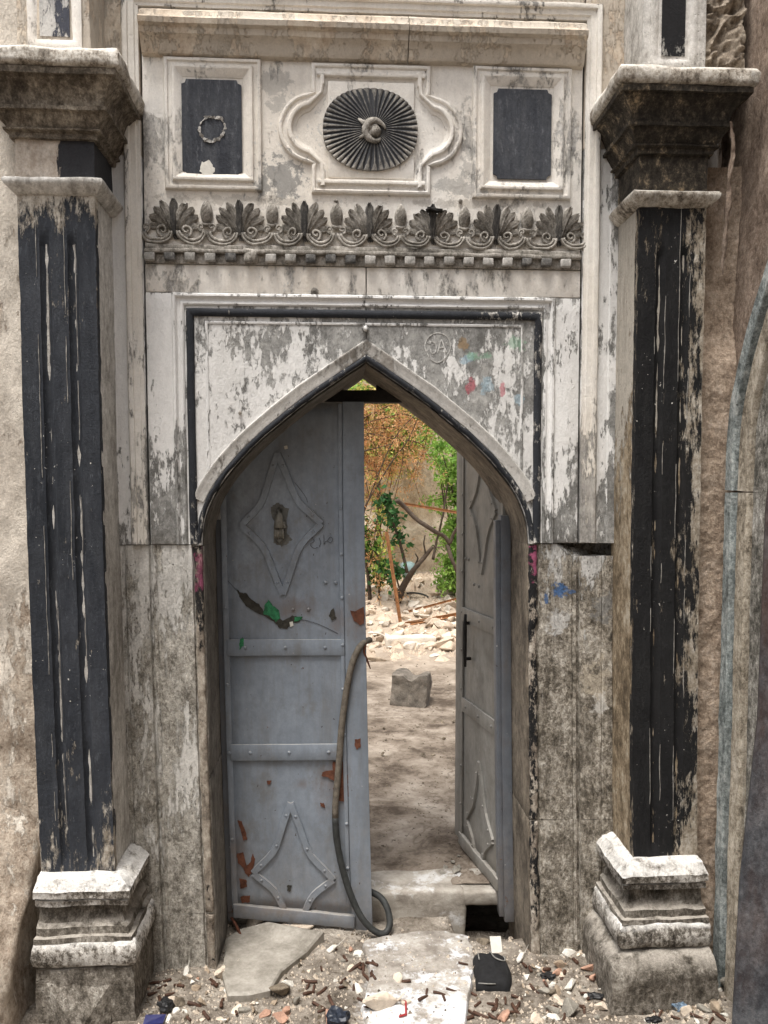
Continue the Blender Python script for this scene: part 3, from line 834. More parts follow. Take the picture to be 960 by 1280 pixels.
# reveal linings
for s, mt in ((-1, 'reveal_l'), (1, 'reveal_r')):
    hp = [(s * (h.x - 0.004 if h.x > 0.01 else 0.0), h.y - 0.004) for h in HALF]
    m = MB()
    ys = [0.006, 0.05, 0.12, 0.2, 0.28, 0.34, 0.405]
    vs = []
    for (x, z) in hp:
        vs += [(x, y, z) for y in ys]
    for (x, z) in hp:
        vs += [(x + s * 0.012, y, z + 0.012) for y in ys]
    k = len(ys)
    o2 = len(hp) * k
    fs = []
    for i in range(len(hp) - 1):
        for j in range(k - 1):
            a, b = i * k + j, (i + 1) * k + j
            fs.append((a, b, b + 1, a + 1))
    m.add(vs[:o2], fs)
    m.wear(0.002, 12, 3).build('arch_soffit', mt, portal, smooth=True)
    x0, x1 = sorted((s * (XO - 0.005), s * (XO + 0.02)))
    zc = 0.44 if s > 0 else 0.62
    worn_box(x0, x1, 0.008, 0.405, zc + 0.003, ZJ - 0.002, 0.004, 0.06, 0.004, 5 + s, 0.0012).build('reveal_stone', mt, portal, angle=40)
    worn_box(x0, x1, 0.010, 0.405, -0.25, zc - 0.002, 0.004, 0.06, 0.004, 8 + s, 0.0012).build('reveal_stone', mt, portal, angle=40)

# jamb stones: profiled blocks with grooves, two courses each side
def jamb_profile(s, xi):
    P = [(xi, 0.12), (xi, 0.010), (xi + 0.004, 0.004), (xi + 0.021, 0.003), (xi + 0.025, 0.010), (xi + 0.032, 0.010), (xi + 0.036, 0.001), (xi + 0.065, 0.0), (xi + 0.100, 0.0),
         (xi + 0.140, 0.0), (XC - 0.022, 0.0), (XC - 0.018, 0.004), (XC - 0.014, 0.0), (XC - 0.006, -0.001), (XC - 0.002, 0.011), (XC + 0.004, 0.011), (XC + 0.008, -0.005), (XC + 0.03, -0.006), (XC + 0.06, -0.006),
         (XC + 0.085, -0.006), (XC + 0.089, -0.001), (XC + 0.093, -0.006), (XS, -0.006), (XS, 0.12)]
    return [(s * x, y) for x, y in P]
for s, mt in ((-1, 'jamb_l'), (1, 'jamb_r')):
    zc = 0.44 if s > 0 else 0.12
    def ztop(x, y, z):
        if s > 0 and z > ZJ - 0.10:
            k = sstep(0.70, 0.735, x + 0.01 * nz((x, 0, z), 30))
            return z - 0.045 * k * sstep(ZJ - 0.10, ZJ - 0.004, z)
        return z
    MB().vprof(jamb_profile(s, XO + 0.001), zc + 0.001, ZJ - 0.001, 0.025, ztop).wear(0.0022, 14, 11 + s, 0.0012).build('jamb_stone', mt, portal, angle=40)
    MB().vprof(jamb_profile(s, XO + 0.002), -0.25, zc - 0.002, 0.025).wear(0.0028, 14, 15 + s, 0.0015).build('jamb_stone', mt, portal, angle=40)
    # flaking black arris below the springing
    x0, x1 = sorted((s * (XO + 0.0), s * (XO + 0.030)))
    worn_box(x0, x1, -0.004, 0.03, zc + 0.004, ZJ - 0.005, 0.006, 0.016, 0.0045, 21 + s, 0.0025, 22).build('arris_strip', 'black_peel', portal, angle=60)
    worn_box(x0, x1, -0.002, 0.03, -0.25, zc - 0.004, 0.008, 0.016, 0.006, 25 + s, 0.003, 22).build('arris_strip', 'black_peel', portal, angle=60)
    # solid rubble core of the wall behind the facing
    x0, x1 = sorted((s * (XO + 0.022), s * 1.30))
    MB().box(x0, x1, 0.122, 0.398, -0.3, ZJ).build('wall_core', mt, portal)
    x0, x1 = sorted((s * (XC + 0.001), s * 1.30))
    MB().box(x0, x1, 0.03, 0.398, ZJ + 0.001, 4.19).build('wall_core', 'white', portal)
    # tall flat border strips beside the panels
    P = [(XC + 0.004, 0.05), (XC + 0.004, -0.006), (XC + 0.020, -0.008), (XC + 0.060, -0.0085),
         (XC + 0.10, -0.0085), (XC + 0.104, -0.012), (XS + 0.02, -0.012), (XS + 0.02, 0.05)]
    zs = 2.86 if s > 0 else 2.80
    MB().vprof([(s * x, y) for x, y in P], ZJ + 0.002, zs - 0.0015, 0.05).wear(0.0015, 10, 31 + s, 0.0006).build('border_strip', 'white', portal, angle=40)
    MB().vprof([(s * x, y) for x, y in P], zs + 0.0015, 4.19, 0.06).wear(0.0015, 10, 33 + s, 0.0006).build('border_strip', 'attic', portal, angle=40)

# upper panel stone, attic, cornice
worn_box(-XC + 0.002, XC - 0.002, 0.0, 0.40, 2.440, 3.30, 0.003, 0.09, 0.0012, 41, 0.0006).build('upper_panel', 'upper', portal, angle=40)
worn_box(-XC + 0.002, XC - 0.002, -0.012, 0.40, 3.302, 4.19, 0.004, 0.10, 0.002, 43, 0.0006).build('attic_stone', 'attic', portal, angle=40)
CP = [(0, -0.01), (0, 0.006), (0.004, 0.020), (0.010, 0.024), (0.016, 0.026), (0.034, 0.032), (0.046, 0.040), (0.054, 0.052), (0.072, 0.056), (0.078, 0.070), (0.094, 0.074), (0.100, 0.066), (0.112, 0.054), (0.128, 0.050), (0.150, 0.018), (0.156, -0.01)]
MB().sweep(rect_path(XC + 0.060, 3.345), [(0, -0.01), (0, 0.012), (0.005, 0.020), (0.014, 0.022), (0.020, 0.020), (0.022, 0.012), (0.040, 0.011), (0.044, 0.006), (0.054, 0.005), (0.055, -0.01)], -0.008).wear(0.0018, 14, 8, 0.0008).build('outer_frame', 'outer', portal, angle=35)
for x0, x1 in ((-XC + 0.006, 0.143), (0.146, XC - 0.006)):
    MB().sweep([(x0, 3.130), (x1, 3.130)], CP, 0.0).wear(0.002, 12, 3, 0.001).build('cornice', 'attic', portal, angle=35)

# ---- the two tablets with moulded frames
def rectp(x0, x1, z0, z1):
    return [(x0, z0), (x0, z1), (x1, z1), (x1, z0)][::-1]
FR = [(u, v * 0.7 if v > 0 else v) for u, v in [(0, -0.006), (0, 0.008), (0.003, 0.016), (0.009, 0.019), (0.013, 0.018), (0.015, 0.010), (0.017, 0.009), (0.027, 0.012), (0.030, 0.024), (0.036, 0.026), (0.039, 0.025), (0.058, 0.003), (0.062, 0.001), (0.064, -0.006)]]
def tablet(x0, x1, z0, z1, tx0, tx1, tz0, tz1, seed, rosette):
    fr = MB().sweep(rectp(x0, x1, z0, z1), FR, -0.001, True, 0.03).wear(0.0013, 20, seed).build('tablet_frame', 'upper', portal, angle=35)
    c = 0.016
    ol = [(tx0 + c, tz0), (tx1 - c, tz0), (tx1 - c * 0.7, tz0 + c * 0.75), (tx1, tz0 + c), (tx1, tz1 - c), (tx1 - c * 0.75, tz1 - c * 0.7), (tx1 - c, tz1),
          (tx0 + c, tz1), (tx0 + c * 0.7, tz1 - c * 0.75), (tx0, tz1 - c), (tx0, tz0 + c), (tx0 + c * 0.75, tz0 + c * 0.7)]
    m = MB()
    m.prism(ol, -0.007, 0.01)
    t = m.build('inlay', 'tablet', fr)
    # raised plaster surround the slab sits in
    if rosette:
        p = at(265, 161, -0.008)
        mm = MB()
        ro, ri = [], []
        for k in range(60):
            a = 2 * math.pi * k / 60
            w1 = 0.003 + 0.010 * abs(noise.noise(Vector((math.cos(a) * 4, math.sin(a) * 4, 1)))) + 0.004 * abs(math.sin(k * 1.7))
            ro.append((p.x + math.cos(a) * (0.042 + w1 * 0.6), p.z + math.sin(a) * (0.042 + w1 * 0.6)))
            ri.append((p.x + math.cos(a) * (0.042 - w1 * 0.5), p.z + math.sin(a) * (0.042 - w1 * 0.5)))
        vs = [(x, -0.0095, z) for x, z in ro] + [(x, -0.0095, z) for x, z in ri] + [(x, -0.006, z) for x, z in ro] + [(x, -0.006, z) for x, z in ri]
        fs = []
        for k in range(60):
            k2 = (k + 1) % 60
            fs += [(k, k2, 60 + k2, 60 + k), (k, 120 + k, 120 + k2, k2), (60 + k, 60 + k2, 180 + k2, 180 + k)]
        mm.add(vs, fs).wear(0.009, 55, 2, 0.003).build('rosette_scar', 'dentil_light', fr)
        q = at(259, 212, -0.009)
        MB().prism([(q.x + (0.024 + 0.010 * nz((math.cos(k * 0.21), math.sin(k * 0.21), 0), 2.6, 4) + 0.004 * math.sin(k * 2.9)) * math.cos(k * 0.2094), q.z + (0.030 + 0.010 * nz((math.cos(k * 0.21), math.sin(k * 0.21), 0), 2.6, 9)) * math.sin(k * 0.2094)) for k in range(30)], -0.0095, -0.006).wear(0.003, 70, 3).build('plaster_blob', 'paper', fr)
    return fr
tablet(-0.690, -0.359, 2.690, 3.130, -0.630, -0.427, 2.737, 3.058, 4, True)
tablet(0.372, 0.722, 2.682, 3.130, 0.446, 0.651, 2.750, 3.056, 9, False)

# ---- central quatrefoil with sunburst disc
QX, QZ = 0.018, 2.905
def quatre(a, b, r, zc):
    """rectangle half sizes a (x), b (z) with round lobes of radius r left and right"""
    pts = []
    zl = r
    st = math.sqrt(max(0.0, 1 - 0.0))
    def lobe(sgn):
        out = []
        n = 18
        cx = sgn * (a - 0.006)
        for i in range(n + 1):
            t = math.pi / 2 - math.pi * i / n
            out.append((QX + cx + sgn * r * math.cos(t), QZ + zc + r * math.sin(t)))
        return out
    P = [(QX - a, QZ + b), (QX + a, QZ + b)]
    P += [(QX + a, QZ + zc + r + 0.001)] + lobe(1)[0:] + [(QX + a, QZ + zc - r - 0.001)]
    P += [(QX + a, QZ - b), (QX - a, QZ - b)]
    P += [(QX - a, QZ + zc - r - 0.001)] + lobe(-1)[::-1] + [(QX - a, QZ + zc + r + 0.001)]
    return P
qf = MB().sweep(quatre(0.207, 0.219, 0.120, 0.0)[:], [(-u, v * 0.7 if v > 0 else v) for u, v in [(0, -0.006), (0, 0.008), (0.003, 0.016), (0.009, 0.019), (0.013, 0.017), (0.016, 0.009), (0.028, 0.010), (0.033, 0.024), (0.040, 0.026), (0.045, 0.023), (0.048, 0.006), (0.060, 0.002), (0.062, -0.006)]], -0.001, True, 0.02).wear(0.0012, 20, 6).build('quatrefoil_frame', 'upper', portal, angle=35)
worn_box(QX - 0.150, QX + 0.150, -0.010, 0.004, QZ - 0.165, QZ + 0.160, 0.004, 0.03, 0.001, 12, 0.0005).build('disc_panel', 'upper', qf, angle=40)
# disc: squarish oval, ribbed
m = MB()
NR, NT = 5, 192
ax, az = 0.164, 0.138
hubx, hubz = 0.014, 0.004
vs = []
for j in range(NT):
    t = 2 * math.pi * j / NT
    ct, st = math.cos(t), math.sin(t)
    e = 2 / 2.2
    px = math.copysign(abs(ct) ** e, ct) * ax
    pz = math.copysign(abs(st) ** e, st) * az
    for i in range(NR + 1):
        f = 0.06 + 0.94 * i / NR
        rib = abs(math.sin(t * 24)) ** 0.7
        hh = 0.020 + 0.006 * rib * min(1, f * 1.6) - 0.004 * f * f
        x = hubx + (px - hubx) * f
        z = hubz + (pz - hubz) * f
        vs.append((QX - 0.003 + x, -hh, QZ - 0.004 + z))
    vs.append((QX - 0.003 + px, 0.0, QZ - 0.004 + pz))
k = NR + 2
fs = []
for j in range(NT):
    j2 = (j + 1) % NT
    for i in range(k - 1):
        fs.append((j * k + i, j * k + i + 1, j2 * k + i + 1, j2 * k + i))
fs.append(tuple(j * k for j in range(NT)))
m.add(vs, fs)
dm = weathered('ribbed_black_disc', [(0.09, 0.085, 0.08), (0.2, 0.19, 0.175), (0.3, 0.28, 0.25), (0.42, 0.4, 0.36)], (0.065, 0.067, 0.073), (2.6, 0.39, 3.2, 0.37), pscale=20, seed=131.0, edge=0.45, stain=0.2, stain_col=(0.1, 0.1, 0.1), bump=0.002)
disc = m.build('sunburst_disc', dm, qf, angle=60)
hub = at(469, 163, -0.03)
m = MB()
ring = []
for i in range(20):
    t = R(-60) + R(300) * i / 19
    ring.append((hub.x + 0.036 * math.cos(t + 1.2), -0.032 - 0.006 * math.sin(i / 19 * math.pi), hub.z + 0.036 * math.sin(t + 1.2)))
m.tube(ring, [0.004 + 0.010 * math.sin(i / 19 * math.pi) for i in range(20)], 8)
for t, l in ((2.55, 0.075), (3.55, 0.062), (1.6, 0.03), (0.2, 0.02)):
    m.tube([(hub.x, -0.03, hub.z), (hub.x + 0.6 * l * math.cos(t), -0.034, hub.z + 0.6 * l * math.sin(t)), (hub.x + l * math.cos(t), -0.03, hub.z + l * math.sin(t))], [0.014, 0.011, 0.003], 7)
m.tube([(hub.x, -0.02, hub.z), (hub.x, -0.042, hub.z), (hub.x, -0.05, hub.z + 0.002)], [0.024, 0.018, 0.004], 9)
m.v = [(hub.x + (x - hub.x) * 0.95, -0.018 + (y + 0.018) * 0.62, hub.z + (z - hub.z) * 0.95) for x, y, z in m.v]
m.wear(0.003, 45, 3).build('crescent_boss', 'frieze', qf, smooth=True)

# ---- palmette frieze, ledge and dentils
worn_box(-XC + 0.004, XC - 0.004, -0.012, 0.02, 2.4860, 2.505, 0.003, 0.03, 0.003, 51, 0.001, 14).build('frieze_ledge', 'frieze', portal, angle=45)
worn_box(-XC + 0.005, XC - 0.005, -0.030, 0.02, 2.4720, 2.4855, 0.003, 0.03, 0.003, 53, 0.001, 14).build('frieze_ledge', 'frieze', portal, angle=45)
worn_box(-XC + 0.006, XC - 0.006, -0.014, 0.02, 2.4385, 2.4715, 0.002, 0.04, 0.002, 55, 0.001, 14).build('dentil_course', 'frieze', portal, angle=45)
dl = None
rnd = random.Random(11)
for i in range(22):
    x = -XC + 0.022 + i * 0.0688
    if i == 5:
        b = worn_box(x - 0.024, x + 0.022, -0.034, -0.010, 2.442, 2.487, 0.008, 0.012, 0.016, 61, 0.006, 22)
        b.build('broken_dentil', 'frieze', portal, smooth=True)
        continue
    mt = 'dentil_light' if rnd.random() < 0.6 else 'dentil_dark'
    worn_box(x - 0.018, x + 0.018, -0.033, -0.013, 2.444 + rnd.uniform(-0.002, 0.002), 2.4705, 0.003, 0.02, 0.003, 60 + i, 0.001, 18).build('dentil', mt, portal, angle=50)

def leaf3(m, base, ang, L, w, curl, h0=0.006, h1=0.018, n=9):
    """carved leaf: two ridges with a groove between"""
    rows = []
    p = Vector(base)
    a = ang
    for i in range(n + 1):
        t = i / n
        d = Vector((math.sin(a), math.cos(a)))
        nrm = Vector((d.y, -d.x))
        ww = w * (0.22 + 0.78 * math.sin(math.pi * min(0.70, t * 0.62 + 0.08))) * (1 if t < 0.88 else max(0.42, math.sqrt(max(0.0, 1 - ((t - 0.88) / 0.13) ** 2))))
        lift = h0 + (h1 - h0) * t
        rows.append([(p + nrm * ww * k, lift + hh) for k, hh in ((-1, -0.014), (-0.60, 0.006), (0.0, -0.006), (0.60, 0.006), (1, -0.014))])
        p = p + d * (L / n)
        a += curl / n * (0.4 + 1.2 * t)
    vs = [(q.x, -h * 0.72, q.y) for r in rows for q, h in r]
    fs = []
    for i in range(n):
        for k in range(4):
            fs.append((i * 5 + k, i * 5 + k + 1, (i + 1) * 5 + k + 1, (i + 1) * 5 + k))
    m.add(vs, fs)

def spiral(cx, cz, r0, turns, a0, sg, n=22):
    out = []
    for i in range(n + 1):
        t = i / n
        a = a0 + sg * turns * 2 * math.pi * t
        r = r0 * (1 - 0.78 * t)
        out.append((cx + r * math.cos(a), -0.010 - 0.006 * t, cz + r * math.sin(a)))
    return out

PX0, PS = 0.010, 0.2236
pal = MB()
for s in (-1, 1):
    leaf3(pal, (s * 0.012, 0.050), s * R(68), 0.074, 0.0150, s * R(36), 0.004, 0.014)
    leaf3(pal, (s * 0.010, 0.050), s * R(46), 0.088, 0.0155, s * R(34), 0.008, 0.020)
    leaf3(pal, (s * 0.008, 0.050), s * R(27), 0.098, 0.0150, s * R(36), 0.012, 0.026)
    leaf3(pal, (s * 0.006, 0.050), s * R(10), 0.106, 0.0145, s * R(34), 0.016, 0.031)
    # scrolls and double swag
    pal.tube(spiral(s * 0.040, 0.048, 0.019, 1.25, R(-90) , s), [0.0058 - 0.003 * i / 22 for i in range(23)], 6)
    for k, dr in enumerate((0.0, 0.011)):
        pts = []
        for i in range(15):
            t = math.pi + math.pi * i / 14
            pts.append((s * (0.058 - math.cos(t) * -(0.050 - dr * 0.8)), -0.011, 0.046 + math.sin(t) * (0.038 - dr)))
        pal.tube(pts, 0.0052, 6)
    pal.tube(spiral(s * 0.094, 0.060, 0.0135, 1.1, R(-90), -s), [0.005 - 0.0025 * i / 22 for i in range(23)], 6)
pal.wear(0.0012, 40, 2)
cen = MB()
leaf3(cen, (0, 0.036), 0.0, 0.118, 0.0145, 0.0, 0.022, 0.036)
leaf3(cen, (0.004, 0.020), 0.0, 0.06, 0.016, 0.0, 0.010, 0.016)
cen.wear(0.001, 40, 5)
def shifted(m, dx, dz, jit=0.0):
    r = MB()
    r.v = [(x + dx, y, z + dz) for x, y, z in m.v]
    r.f = m.f
    return r.wear(jit, 14, dx * 9) if jit else r
for i in range(7):
    dx = PX0 + (i - 3) * PS
    q = MB()
    q.v = [(x * (1 + 0.04 * math.sin(i * 2.3)) + 0.03 * (z - 0.05) * math.sin(i * 1.7), y, min(z, (0.145, 0.150, 0.2, 0.148, 0.128, 0.2, 0.152)[i] + 0.02 * nz((x, 0, i), 40))) for x, y, z in pal.v]
    q.f = pal.f
    p = shifted(q, dx, 2.500, 0.007).build('palmette', 'frieze', portal, smooth=True)
    shifted(cen, dx, 2.500, 0.004).build('centre_leaf', 'frieze_dark', p, smooth=True)
bud = MB()
vs, fs = [], []
nu, nv = 12, 9
for i in range(nu + 1):
    t = i / nu
    z = 0.072 + 0.088 * t
    r = 0.0215 * math.sin(math.pi * (0.10 + 0.90 * t)) ** 0.75 if t < 1 else 0.0005
    for j in range(nv):
        a = math.pi * j / (nv - 1)
        sc_ = 1 + 0.22 * math.cos(i * math.pi) * math.cos(j * math.pi)
        vs.append((math.cos(a) * r, -0.004 - math.sin(a) * r * 0.95 * sc_, z))
for i in range(nu):
    for j in range(nv - 1):
        fs.append((i * nv + j, i * nv + j + 1, (i + 1) * nv + j + 1, (i + 1) * nv + j))
bud.add(vs, fs)
bud.tube([(-0.016, -0.008, 0.075), (0, -0.016, 0.069), (0.016, -0.008, 0.075)], 0.006, 6)
for i in range(6):
    shifted(bud, PX0 + (i - 2.5) * PS, 2.500, 0.003).build('bud', 'frieze', portal, angle=70)
# broken spur of stone and a nail on the frieze top
q = at(543, 262, -0.03)
worn_box(q.x - 0.03, q.x + 0.03, -0.045, -0.01, q.z - 0.005, q.z + 0.004, 0.002, 0.01, 0.006, 5, 0.003, 30).build('chip', 'iron', portal)
# vertical joint in the lintel, worn edges beside the border strips
for s in (-1, 1):
    x0, x1 = sorted((s * (XC - 0.001), s * (XC + 0.003)))
    MB().box(x0, x1, 0.012, 0.03, ZJ, 4.1).build('joint', 'crack', portal)
# small holes and chips
for px, py, r in ((394, 365, 0.016), (576, 252, 0.008), (420, 251, 0.006), (300, 516, 0.006)):
    q = at(px, py, -0.006)
    MB().tube([q + Vector((0, 0.004, 0)), q + Vector((0, -0.004, 0)), q + Vector((0, -0.007, -0.002))], [r, r * 0.9, r * 0.3], 9).wear(0.006, 60, px).build('chip', 'frieze', portal, smooth=True)

# ---- faded graffiti and paint smears (thin flat marks on the stone)
def smear(px, py, rx, rz, ang, mat, Y, seed, parent=portal, name='paint_smear'):
    q = at(px, py, Y)
    rnd2 = random.Random(seed)
    n = 26
    ol = []
    ca, sa = math.cos(R(ang)), math.sin(R(ang))
    for i in range(n):
        t = 2 * math.pi * i / n
        r = 1 + 0.35 * noise.noise(Vector((math.cos(t) * 1.6 + seed, math.sin(t) * 1.6, seed * 0.37))) + rnd2.uniform(-0.16, 0.16)
        a, b = rx * r * math.cos(t), rz * r * math.sin(t)
        ol.append((q.x + a * ca - b * sa, q.z + a * sa + b * ca))
    MB().prism(ol, Y - 0.0008, Y + 0.0012).build(name, mat, parent)
def marker(name, c, a, seed, sc_=22.0):
    """worn translucent-looking paint: breaks up into bare stone"""
    m = Mat(name, 0.85, 0.2)
    n1 = m.noise(sc_, 7, 0.7, off=seed)
    c2 = m.mix(m.rng(n1, 0.5 - a * 0.2, 0.56 - a * 0.2), (0.40, 0.39, 0.37), c)
    return m.done(c2)
MT['m_red'] = marker('faded_red_marker', (0.42, 0.09, 0.12), 0.25, 3)
MT['m_green'] = marker('faded_green_marker', (0.25, 0.40, 0.29), 0.0, 5)
MT['m_blue'] = marker('faded_blue_marker', (0.33, 0.45, 0.52), 0.0, 8)
MT['m_navy'] = marker('blue_spray', (0.07, 0.15, 0.30), 0.35, 9)
MT['m_pink'] = marker('magenta_spray', (0.27, 0.10, 0.15), 0.0, 11)
def stroke(pts, Y, r, mat, parent=portal, name='scratched_letter'):
    P = smooth_curve([(at(x, y, Y).x, at(x, y, Y).z) for x, y in pts], 5)
    m = MB()
    n = len(P)
    vs, fs = [], []
    for i, p in enumerate(P):
        d = (P[min(i + 1, n - 1)] - P[max(i - 1, 0)]).normalized()
        nn = Vector((-d.y, d.x)) * r * (0.7 + 0.5 * abs(math.sin(i * 1.3)))
        for q, yy in ((p + nn, Y - 0.0006), (p - nn, Y - 0.0006), (p - nn, Y + 0.001), (p + nn, Y + 0.001)):
            vs.append((q.x, yy, q.y))
    for i in range(n - 1):
        for k in range(4):
            k2 = (k + 1) % 4
            fs.append((i * 4 + k, i * 4 + k2, (i + 1) * 4 + k2, (i + 1) * 4 + k))
    fs += [(0, 1, 2, 3), tuple((n - 1) * 4 + k for k in (3, 2, 1, 0))]
    m.add(vs, fs)
    return m.build(name, mat, parent)
MT['chalk'] = marker('scratched_chalk', (0.62, 0.61, 0.59), 0.1, 14, 60)
stroke([(536, 446), (531, 432), (537, 420), (548, 416), (559, 421), (563, 433), (558, 446), (547, 453), (537, 448)], -0.001, 0.0016, 'chalk')
stroke([(536, 430), (539, 441), (544, 440), (545, 431), (540, 427), (536, 431)], -0.001, 0.0016, 'chalk')
stroke([(547, 441), (551, 426), (553, 427), (557, 440)], -0.001, 0.0016, 'chalk')
stroke([(549, 435), (555, 434)], -0.001, 0.0014, 'chalk')

# ================================================================== PILASTERS
def ustack(xi, xo, yf, prof, s, step=0.03, yb=0.02, oo=1.0):
    """rings of (out, z) carried round the inner side, front and outer side of a pilaster"""
    m = MB()
    rows = []
    for o, z in prof:
        c = [(xi - o, yb), (xi - o, yf - o), (xo + o * oo, yf - o), (xo + o * oo, yb)]
        r = []
        for a, b in zip(c, c[1:]):
            L = math.hypot(b[0] - a[0], b[1] - a[1])
            k = 9
            for i in range(k):
                t = i / k
                # crowd the rings towards the corners so that arrises stay crisp
                t = 0.5 - 0.5 * math.cos(math.pi * t)
                r.append((s * (a[0] + (b[0] - a[0]) * t), a[1] + (b[1] - a[1]) * t, z))
        r.append((s * c[-1][0], c[-1][1], z))
        rows.append(r)
    n, k = len(rows), len(rows[0])
    vs = [p for r in rows for p in r]
    fs = []
    for i in range(n - 1):
        for j in range(k - 1):
            fs.append((i * k + j, i * k + j + 1, (i + 1) * k + j + 1, (i + 1) * k + j))
        fs.append((i * k, (i + 1) * k, (i + 1) * k + k - 1, i * k + k - 1))
    fs.append(tuple(range(k)))
    fs.append(tuple((n - 1) * k + j for j in range(k))[::-1])
    return m.add(vs, fs)

def dense(prof, step=0.012):
    out = []
    for a, b in zip(prof, prof[1:]):
        k = max(1, int(math.hypot(b[0] - a[0], b[1] - a[1]) / step))
        for i in range(k):
            out.append((a[0] + (b[0] - a[0]) * i / k, a[1] + (b[1] - a[1]) * i / k))
    out.append(prof[-1])
    return out

def pilaster(s, label):
    xi, xo, yf = 0.893, 1.120, -0.213
    if s < 0:
        xi, xo = 0.868, 1.108
    root = empty('pilaster', (s * (xi + xo) / 2, yf / 2, -0.09))
    tag(root, label, 'pilaster', 'pilasters flanking the doorway')
    # shaft with two flutes; the front skin carries the black paint, the sides are bare
    fl = []
    wdt = xo - xi
    pts = [(0.0, 0.0), (0.002, 0.0)]
    for c in ((0.34, 0.70) if s > 0 else (0.34, 0.70)):
        a = c * wdt
        hw = 0.017
        pts += [(a - hw - 0.020, 0.0), (a - hw - 0.002, 0.0), (a - hw, 0.0), (a - hw + 0.002, 0.004), (a - hw * 0.55, 0.011), (a, 0.014), (a + hw * 0.55, 0.011), (a + hw - 0.002, 0.004), (a + hw, 0.0), (a + hw + 0.002, 0.0), (a + hw + 0.02, 0.0)]
    pts += [(wdt - 0.002, 0.0), (wdt, 0.0)]
    if s < 0:
        pts = [(wdt - u, d) for u, d in pts][::-1]
    z0, z1 = 0.375, 2.60
    m = MB()
    n = 110
    k = len(pts)
    vs, fs = [], []
    for i in range(n + 1):
        z = z0 + (z1 - z0) * i / n
        g_ = sstep(2.47, 2.44, z) * sstep(0.40, 0.44, z)
        for u, d in pts:
            vs.append((s * (xi + u), yf + d * g_, z))
        vs.append((s * (xi + wdt), yf + 0.03, z))
        vs.append((s * xi, yf + 0.03, z))
    kk = k + 2
    for i in range(n):
        for j in range(kk):
            j2 = (j + 1) % kk
            fs.append((i * kk + j, i * kk + j2, (i + 1) * kk + j2, (i + 1) * kk + j))
    m.add(vs, fs)
    m.wear(0.0022, 16, 2 + s, 0.0010).build('shaft_front', 'pil_l' if s < 0 else 'pil_r', root, angle=50)
    x0, x1 = sorted((s * (xi + 0.0012), s * (xo - 0.0012)))
    worn_box(x0, x1, yf + 0.014, 0.02, z0, z1, 0.003, 0.05, 0.003, 4 + s, 0.001).build('shaft_core', 'pil_side_l' if s < 0 else 'pil_side_r', root, angle=40)
    # worn pale arrises of the flutes: thin broken lines
    rnd4 = random.Random(7 + s)
    for c in ((0.34, 0.70) if s > 0 else (0.34, 0.70)):
        for e_ in (-1, 1):
            a = c * wdt + e_ * 0.0175
            am = MB()
            z = 0.45
            while z < 2.43:
                L = rnd4.uniform(0.03, 0.22)
                if rnd4.random() < (0.50 if s < 0 else 0.35):
                    n_ = max(2, int(L / 0.012))
                    vs_, fs_ = [], []
                    for i in range(n_ + 1):
                        zz = z + L * i / n_
                        w_ = 0.0004 + 0.0011 * abs(nz((a, 0, zz), 55, 3)) * 2 * math.sin(math.pi * (i + 0.3) / (n_ + 0.6))
                        q_ = Vector((s * (xi + a), yf, zz))
                        dd = Vector((nz(q_, 16, 2 + s), nz(q_, 16, 19 + s), 0)) * 0.0022
                        vs_ += [(q_.x + dd.x - w_, yf + dd.y - 0.0016, zz), (q_.x + dd.x + w_, yf + dd.y - 0.0016, zz), (q_.x + dd.x + w_, yf + dd.y + 0.002, zz), (q_.x + dd.x - w_, yf + dd.y + 0.002, zz)]
                    for i in range(n_):
                        for k_ in range(4):
                            k2 = (k_ + 1) % 4
                            fs_.append((i * 4 + k_, i * 4 + k2, (i + 1) * 4 + k2, (i + 1) * 4 + k_))
                    am.add(vs_, fs_)
                z += L
            am.build('worn_arris', 'arris', root)['kind'] = 'stuff'
    # necking ledge
    lp = [(0.0, 2.588), (0.010, 2.592), (0.024, 2.606), (0.030, 2.612), (0.034, 2.620), (0.034, 2.628), (0.030, 2.633), (0.0, 2.636)]
    ustack(xi, xo, yf, dense(lp, 0.006), s).wear(0.003, 20, 5, 0.0015).build('necking', 'slab' if s > 0 else 'pil_side_l', root, angle=45)
    ustack(xi, xo, yf, dense([(0.0, 2.634), (0.001, 2.635), (0.001, 2.765), (0.0, 2.766)], 0.02), s).wear(0.002, 16, 6).build('neck', 'neck_l' if s < 0 else 'cap_r', root, angle=45)
    cp = [(0.0, 2.756), (0.014, 2.757), (0.015, 2.774), (0.028, 2.777), (0.029, 2.782), (0.020, 2.784), (0.034, 2.806), (0.044, 2.820), (0.046, 2.826), (0.058, 2.827), (0.059, 2.838), (0.046, 2.841), (0.050, 2.862), (0.060, 2.884), (0.078, 2.904), (0.086, 2.908), (0.087, 2.914), (0.099, 2.915), (0.100, 2.932), (0.096, 2.936)]
    ustack(xi, xo, yf, dense(cp, 0.010), s).wear(0.003, 18, 8 + s, 0.0012).build('capital', 'cap' if s < 0 else 'cap_r', root, angle=24)
    sp = [(0.090, 2.934), (0.106, 2.937), (0.111, 2.944), (0.112, 2.975), (0.106, 2.987), (0.094, 2.990), (0.0, 2.992)]
    ustack(xi, xo, yf, dense(sp, 0.008), s).wear(0.007, 22, 9 + s, 0.004).build('abacus', 'slab', root, angle=60)
    # pedestal block standing on the capital, with a sunk black panel
    px0, px1 = xi + 0.012, xo - 0.0
    yb = yf + 0.03
    x0, x1 = sorted((s * px0, s * px1))
    worn_box(x0, x1, yb, 0.02, 2.992, 4.1, 0.006, 0.06, 0.003, 12 + s, 0.001).build('pedestal', 'attic' if s < 0 else 'pil_side_l', root, angle=40)
